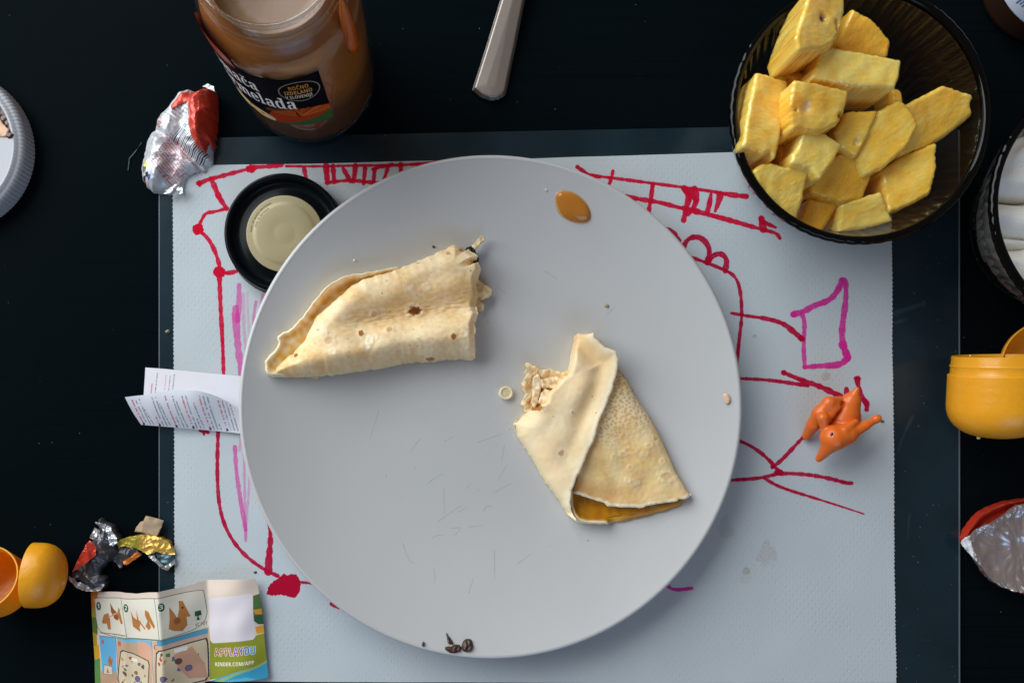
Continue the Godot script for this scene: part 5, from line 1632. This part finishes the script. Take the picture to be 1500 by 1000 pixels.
func build_capsules() -> void:
	var m := mat(S(234, 158, 26), 0.38)
	m.subsurf_scatter_enabled = true
	m.subsurf_scatter_strength = 0.12
	m.roughness = 1.0
	m.roughness_texture = noise_tex(0.03, 15, Color(0.24, 0.24, 0.24), Color(0.5, 0.5, 0.5))
	m.heightmap_enabled = true
	m.heightmap_texture = noise_tex(0.02, 13, Color.BLACK, Color.WHITE)
	m.heightmap_scale = 0.02
	m.uv1_triplanar = true
	m.uv1_scale = Vector3(16, 16, 16)
	# right: cup on its side, mouth away from the picture's bottom, cap behind
	var t := thing("toy_capsule", "open yellow plastic toy capsule with threaded cup, at the right edge", "capsule")
	var cup := obj("threaded_cup", lathe(half(0.0228, 0.0425, 0.0012, true), 96), m, t)
	var at := W(1460, 641, 0.0228)
	cup.position = Vector3(at.x, 0.0231, at.z)
	cup.basis = Basis(Vector3(0, 1, 0), 0.03) * Basis(Vector3(1, 0, 0), -PI * 0.5 + 0.12)
	var capn := obj("cap", lathe(half(0.0232, 0.021, 0.0012), 96), m, t)
	var ca := W(1566, 531, 0.02)
	capn.position = Vector3(ca.x, 0.004, ca.z)
	capn.basis = Basis(Vector3(0, 0, 1), 0.45)
	var dust := mat(S(240, 222, 180), 0.7)
	for s in [[1407, 604, 0.0245, 3.0], [1434, 641, 0.02, 2.4], [1497, 614, 0.03, 1.6], [1422, 521, 0.026, 1.4]]:
		var w := W(s[0], s[1], s[2])
		obj("sticking_crumb", lathe(P("0.0001,-0.5 0.8,-0.3 1.0,0.1 0.5,0.5 0.0001,0.55"), 8), dust, t, w).scale = Vector3(1.4, 0.7, 1.0) * 0.00034 * float(s[3])
	# left: cap on its side and cup mouth up
	var t2 := thing("toy_capsule", "open yellow plastic toy capsule in two hinged halves, at the lower left edge", "capsule")
	var c2 := obj("cap", lathe(half(0.0168, 0.0172, 0.0011), 96), m, t2)
	var a2 := W(95.5, 843, 0.017)
	c2.position = Vector3(a2.x, 0.0176, a2.z)
	c2.basis = Basis(Vector3(0, 1, 0), -0.06) * Basis(Vector3(0, 0, 1), PI * 0.5 - 0.16)
	var c3 := obj("cup", lathe(half(0.0170, 0.030, 0.0011), 96), m, t2)
	var a3 := W(12, 862, 0.0)
	c3.position = Vector3(a3.x + 0.001, 0.004, a3.z)
	c3.basis = Basis(Vector3(0, 0, 1), -0.12) * Basis(Vector3(1, 0, 0), -0.42)

func build_toy() -> void:
	var t := thing("toy_pterosaur", "small orange plastic pterosaur figure with folded wings, on the right of the paper", "toy")
	var V := func(x: float, y: float, h: float) -> Vector3: return W(x, y, h * 0.001)
	var b := [
		[V.call(1232, 620, 9), V.call(1236, 612, 10), 0.0085, 0.0085],
		[V.call(1222, 641, 19.5), V.call(1240, 636, 20), 0.0070, 0.0056],
		[V.call(1226, 626, 12), V.call(1226, 641, 18), 0.0060, 0.0050],
		[V.call(1215, 653, 18.5), V.call(1200, 672, 12), 0.0040, 0.0018],
		[V.call(1244, 635, 20.5), V.call(1268, 623, 21), 0.0040, 0.0024],
		[V.call(1268, 623, 21), V.call(1286, 613, 21), 0.0024, 0.0015],
		[V.call(1238, 630, 24), V.call(1254, 617, 22), 0.0020, 0.0014],
		[V.call(1206, 612, 20), V.call(1208, 630, 18.5), 0.0030, 0.0017],
		[V.call(1232, 585, 17), V.call(1215, 590, 18), 0.0018, 0.0034],
		[V.call(1215, 590, 18), V.call(1202, 605, 15), 0.0034, 0.0040],
		[V.call(1202, 605, 15), V.call(1192, 622, 10), 0.0040, 0.0034],
		[V.call(1192, 622, 10), V.call(1182, 638, 4.6), 0.0034, 0.0024],
		[V.call(1223, 596, 18), V.call(1209, 613, 16), 0.0030, 0.0034],
		[V.call(1238, 611, 13), V.call(1247, 588, 17), 0.0078, 0.0048],
		[V.call(1247, 588, 17), V.call(1256, 570, 20), 0.0048, 0.0013],
		[V.call(1224, 624, 4), V.call(1222, 632, 3.4), 0.0042, 0.0034],
		[V.call(1244, 628, 4), V.call(1246, 634, 3.4), 0.0042, 0.0034],
	]
	var knob: Vector3 = V.call(1285, 613, 21)
	var gaps := [[V.call(1235, 588, 22), V.call(1219, 619, 23)], [V.call(1233, 592, 18), V.call(1219, 617, 18)]]
	var f := func(p: Vector3) -> float:
		var d := 1.0
		for s in b:
			d = smin(d, cap(p, s[0], s[1], s[2], s[3]), 0.0010)
		d = smin(d, p.distance_to(knob) - 0.0023, 0.001)
		for g in gaps:
			d = maxf(d, -cap(p, g[0], g[1], 0.0017, 0.0012))
		return maxf(d, 0.0018 - p.y)
	var m := mat(S(220, 106, 34), 0.36)
	m.subsurf_scatter_enabled = true
	m.subsurf_scatter_strength = 0.08
	var lo: Vector3 = W(1160, 552, 0.0) * Vector3(1, 0, 1)
	var hi: Vector3 = W(1298, 684, 0.0) + Vector3(0, 0.029, 0)
	obj("body", nets(f, lo, hi, 0.00062), m, t)
	var bm := mat(S(18, 14, 14), 0.15)
	var e: Vector3 = V.call(1219.5, 637, 24.6)
	obj("eye", lathe(P("0.00001,-1 0.6,-0.8 1,-0.1 0.86,0.5 0.5,0.86 0.00001,1"), 20), bm, t, e).scale = Vector3(0.0010, 0.0008, 0.0015)
	obj("eye_glint", lathe(P("0.00001,-1 0.7,-0.7 1,0 0.7,0.7 0.00001,1"), 12), mat(S(240, 240, 240), 0.3), t, e + Vector3(-0.0002, 0.0006, 0.0007)).scale = Vector3.ONE * 0.00034

func build_corner_jar() -> void:
	var at := W(1520, -20, 0.0)
	var t := thing("brown_jar", "dark brown jar with a pale printed label, in the top right corner", "jar", at)
	var pr := P("0.001,0.5 30,0.5 33,2 34.5,6 34.5,70 33,76 29,80 28,82 0.001,82")
	for i in pr.size():
		pr[i] *= 0.001
	obj("jar_body", lathe(pr, 96), mat(S(44, 28, 20), 0.15), t)
	var im := new_image(512, 256, S(206, 214, 228))
	for i in 8:
		tiny_print(im, Vector2(20, 20 + i * 28), Vector2(490, 20 + i * 28), 16, S(70, 90, 130), 0.8)
	var lp := P("0.03455,0.0165 0.03465,0.017 0.03465,0.050 0.03455,0.0505")
	obj("label", lathe(lp, 48, null, null, 0.0, deg_to_rad(80), deg_to_rad(260)), tmat(im, 0.5), t)

func build_crumbs() -> void:
	var base := func(p): return 0.0016
	for s in [[1293, 617, 3.6, 2.4, "brown crumb right of the toy pterosaur's crest", S(96, 70, 40), 0.0016], [374, 838, 2.6, 2.2, "black crumb above the corner of the assembly leaflet", S(24, 22, 22), 0.0016], [244, 485, 3.4, 2.6, "beige crumb on the left strip of the placemat", S(150, 140, 120), 0.0011]]:
		var y: float = s[6]
		tag(obj("crumb", blob(rough(oval(Vector2(s[0], s[1]), s[2], s[3], -0.4, 10), 1.5, 0.8, s[0]), 1.0, 0.002, 0.0012, 2.0, func(_p): return y), mat(s[5], 0.7)), s[4], "crumb")
	# a thread lying left of the wrapper
	var st := PackedVector2Array()
	var line := P("187,250 189,232 196,224 206,212 208,208 207,209 197,225 190,233 188,250")
	tag(obj("thread", sheet(line, 3.0, 0.0, func(_p): return 0.0005, func(_p): return 0.0001), mat(S(70, 78, 84), 0.8)), "fine grey thread on the table left of the red and white wrapper", "thread")
	# dust on table and mat
	var mm := MultiMesh.new()
	mm.transform_format = MultiMesh.TRANSFORM_3D
	var sp := SphereMesh.new()
	sp.radius = 0.5
	sp.height = 0.5
	sp.radial_segments = 6
	sp.rings = 3
	mm.mesh = sp
	mm.instance_count = 150
	for i in 150:
		var p := Vector2(rng.randf_range(0, 1500), rng.randf_range(0, 1000))
		var y := 0.0002
		if p.x > 234 and p.x < 1404 and p.y > 190:
			if p.x > 250 and p.x < 1312:
				p.x = rng.randf_range(1314, 1400)
			y = 0.0012
		var w := W(p.x, p.y, 0.0)
		var r := rng.randf_range(0.0001, 0.00032)
		mm.set_instance_transform(i, Transform3D(Basis(Vector3.UP, rng.randf() * 3.0).scaled(Vector3(r * rng.randf_range(0.8, 2.0), r, r)), Vector3(w.x, y, w.z)))
	var d := MultiMeshInstance3D.new()
	d.name = "dust"
	d.multimesh = mm
	d.material_override = mat(S(150, 158, 162), 0.8)
	add_child(d)
	d.set_meta("kind", "stuff")
	tag(d, "pale dust specks scattered over the dark table and placemat", "dust")
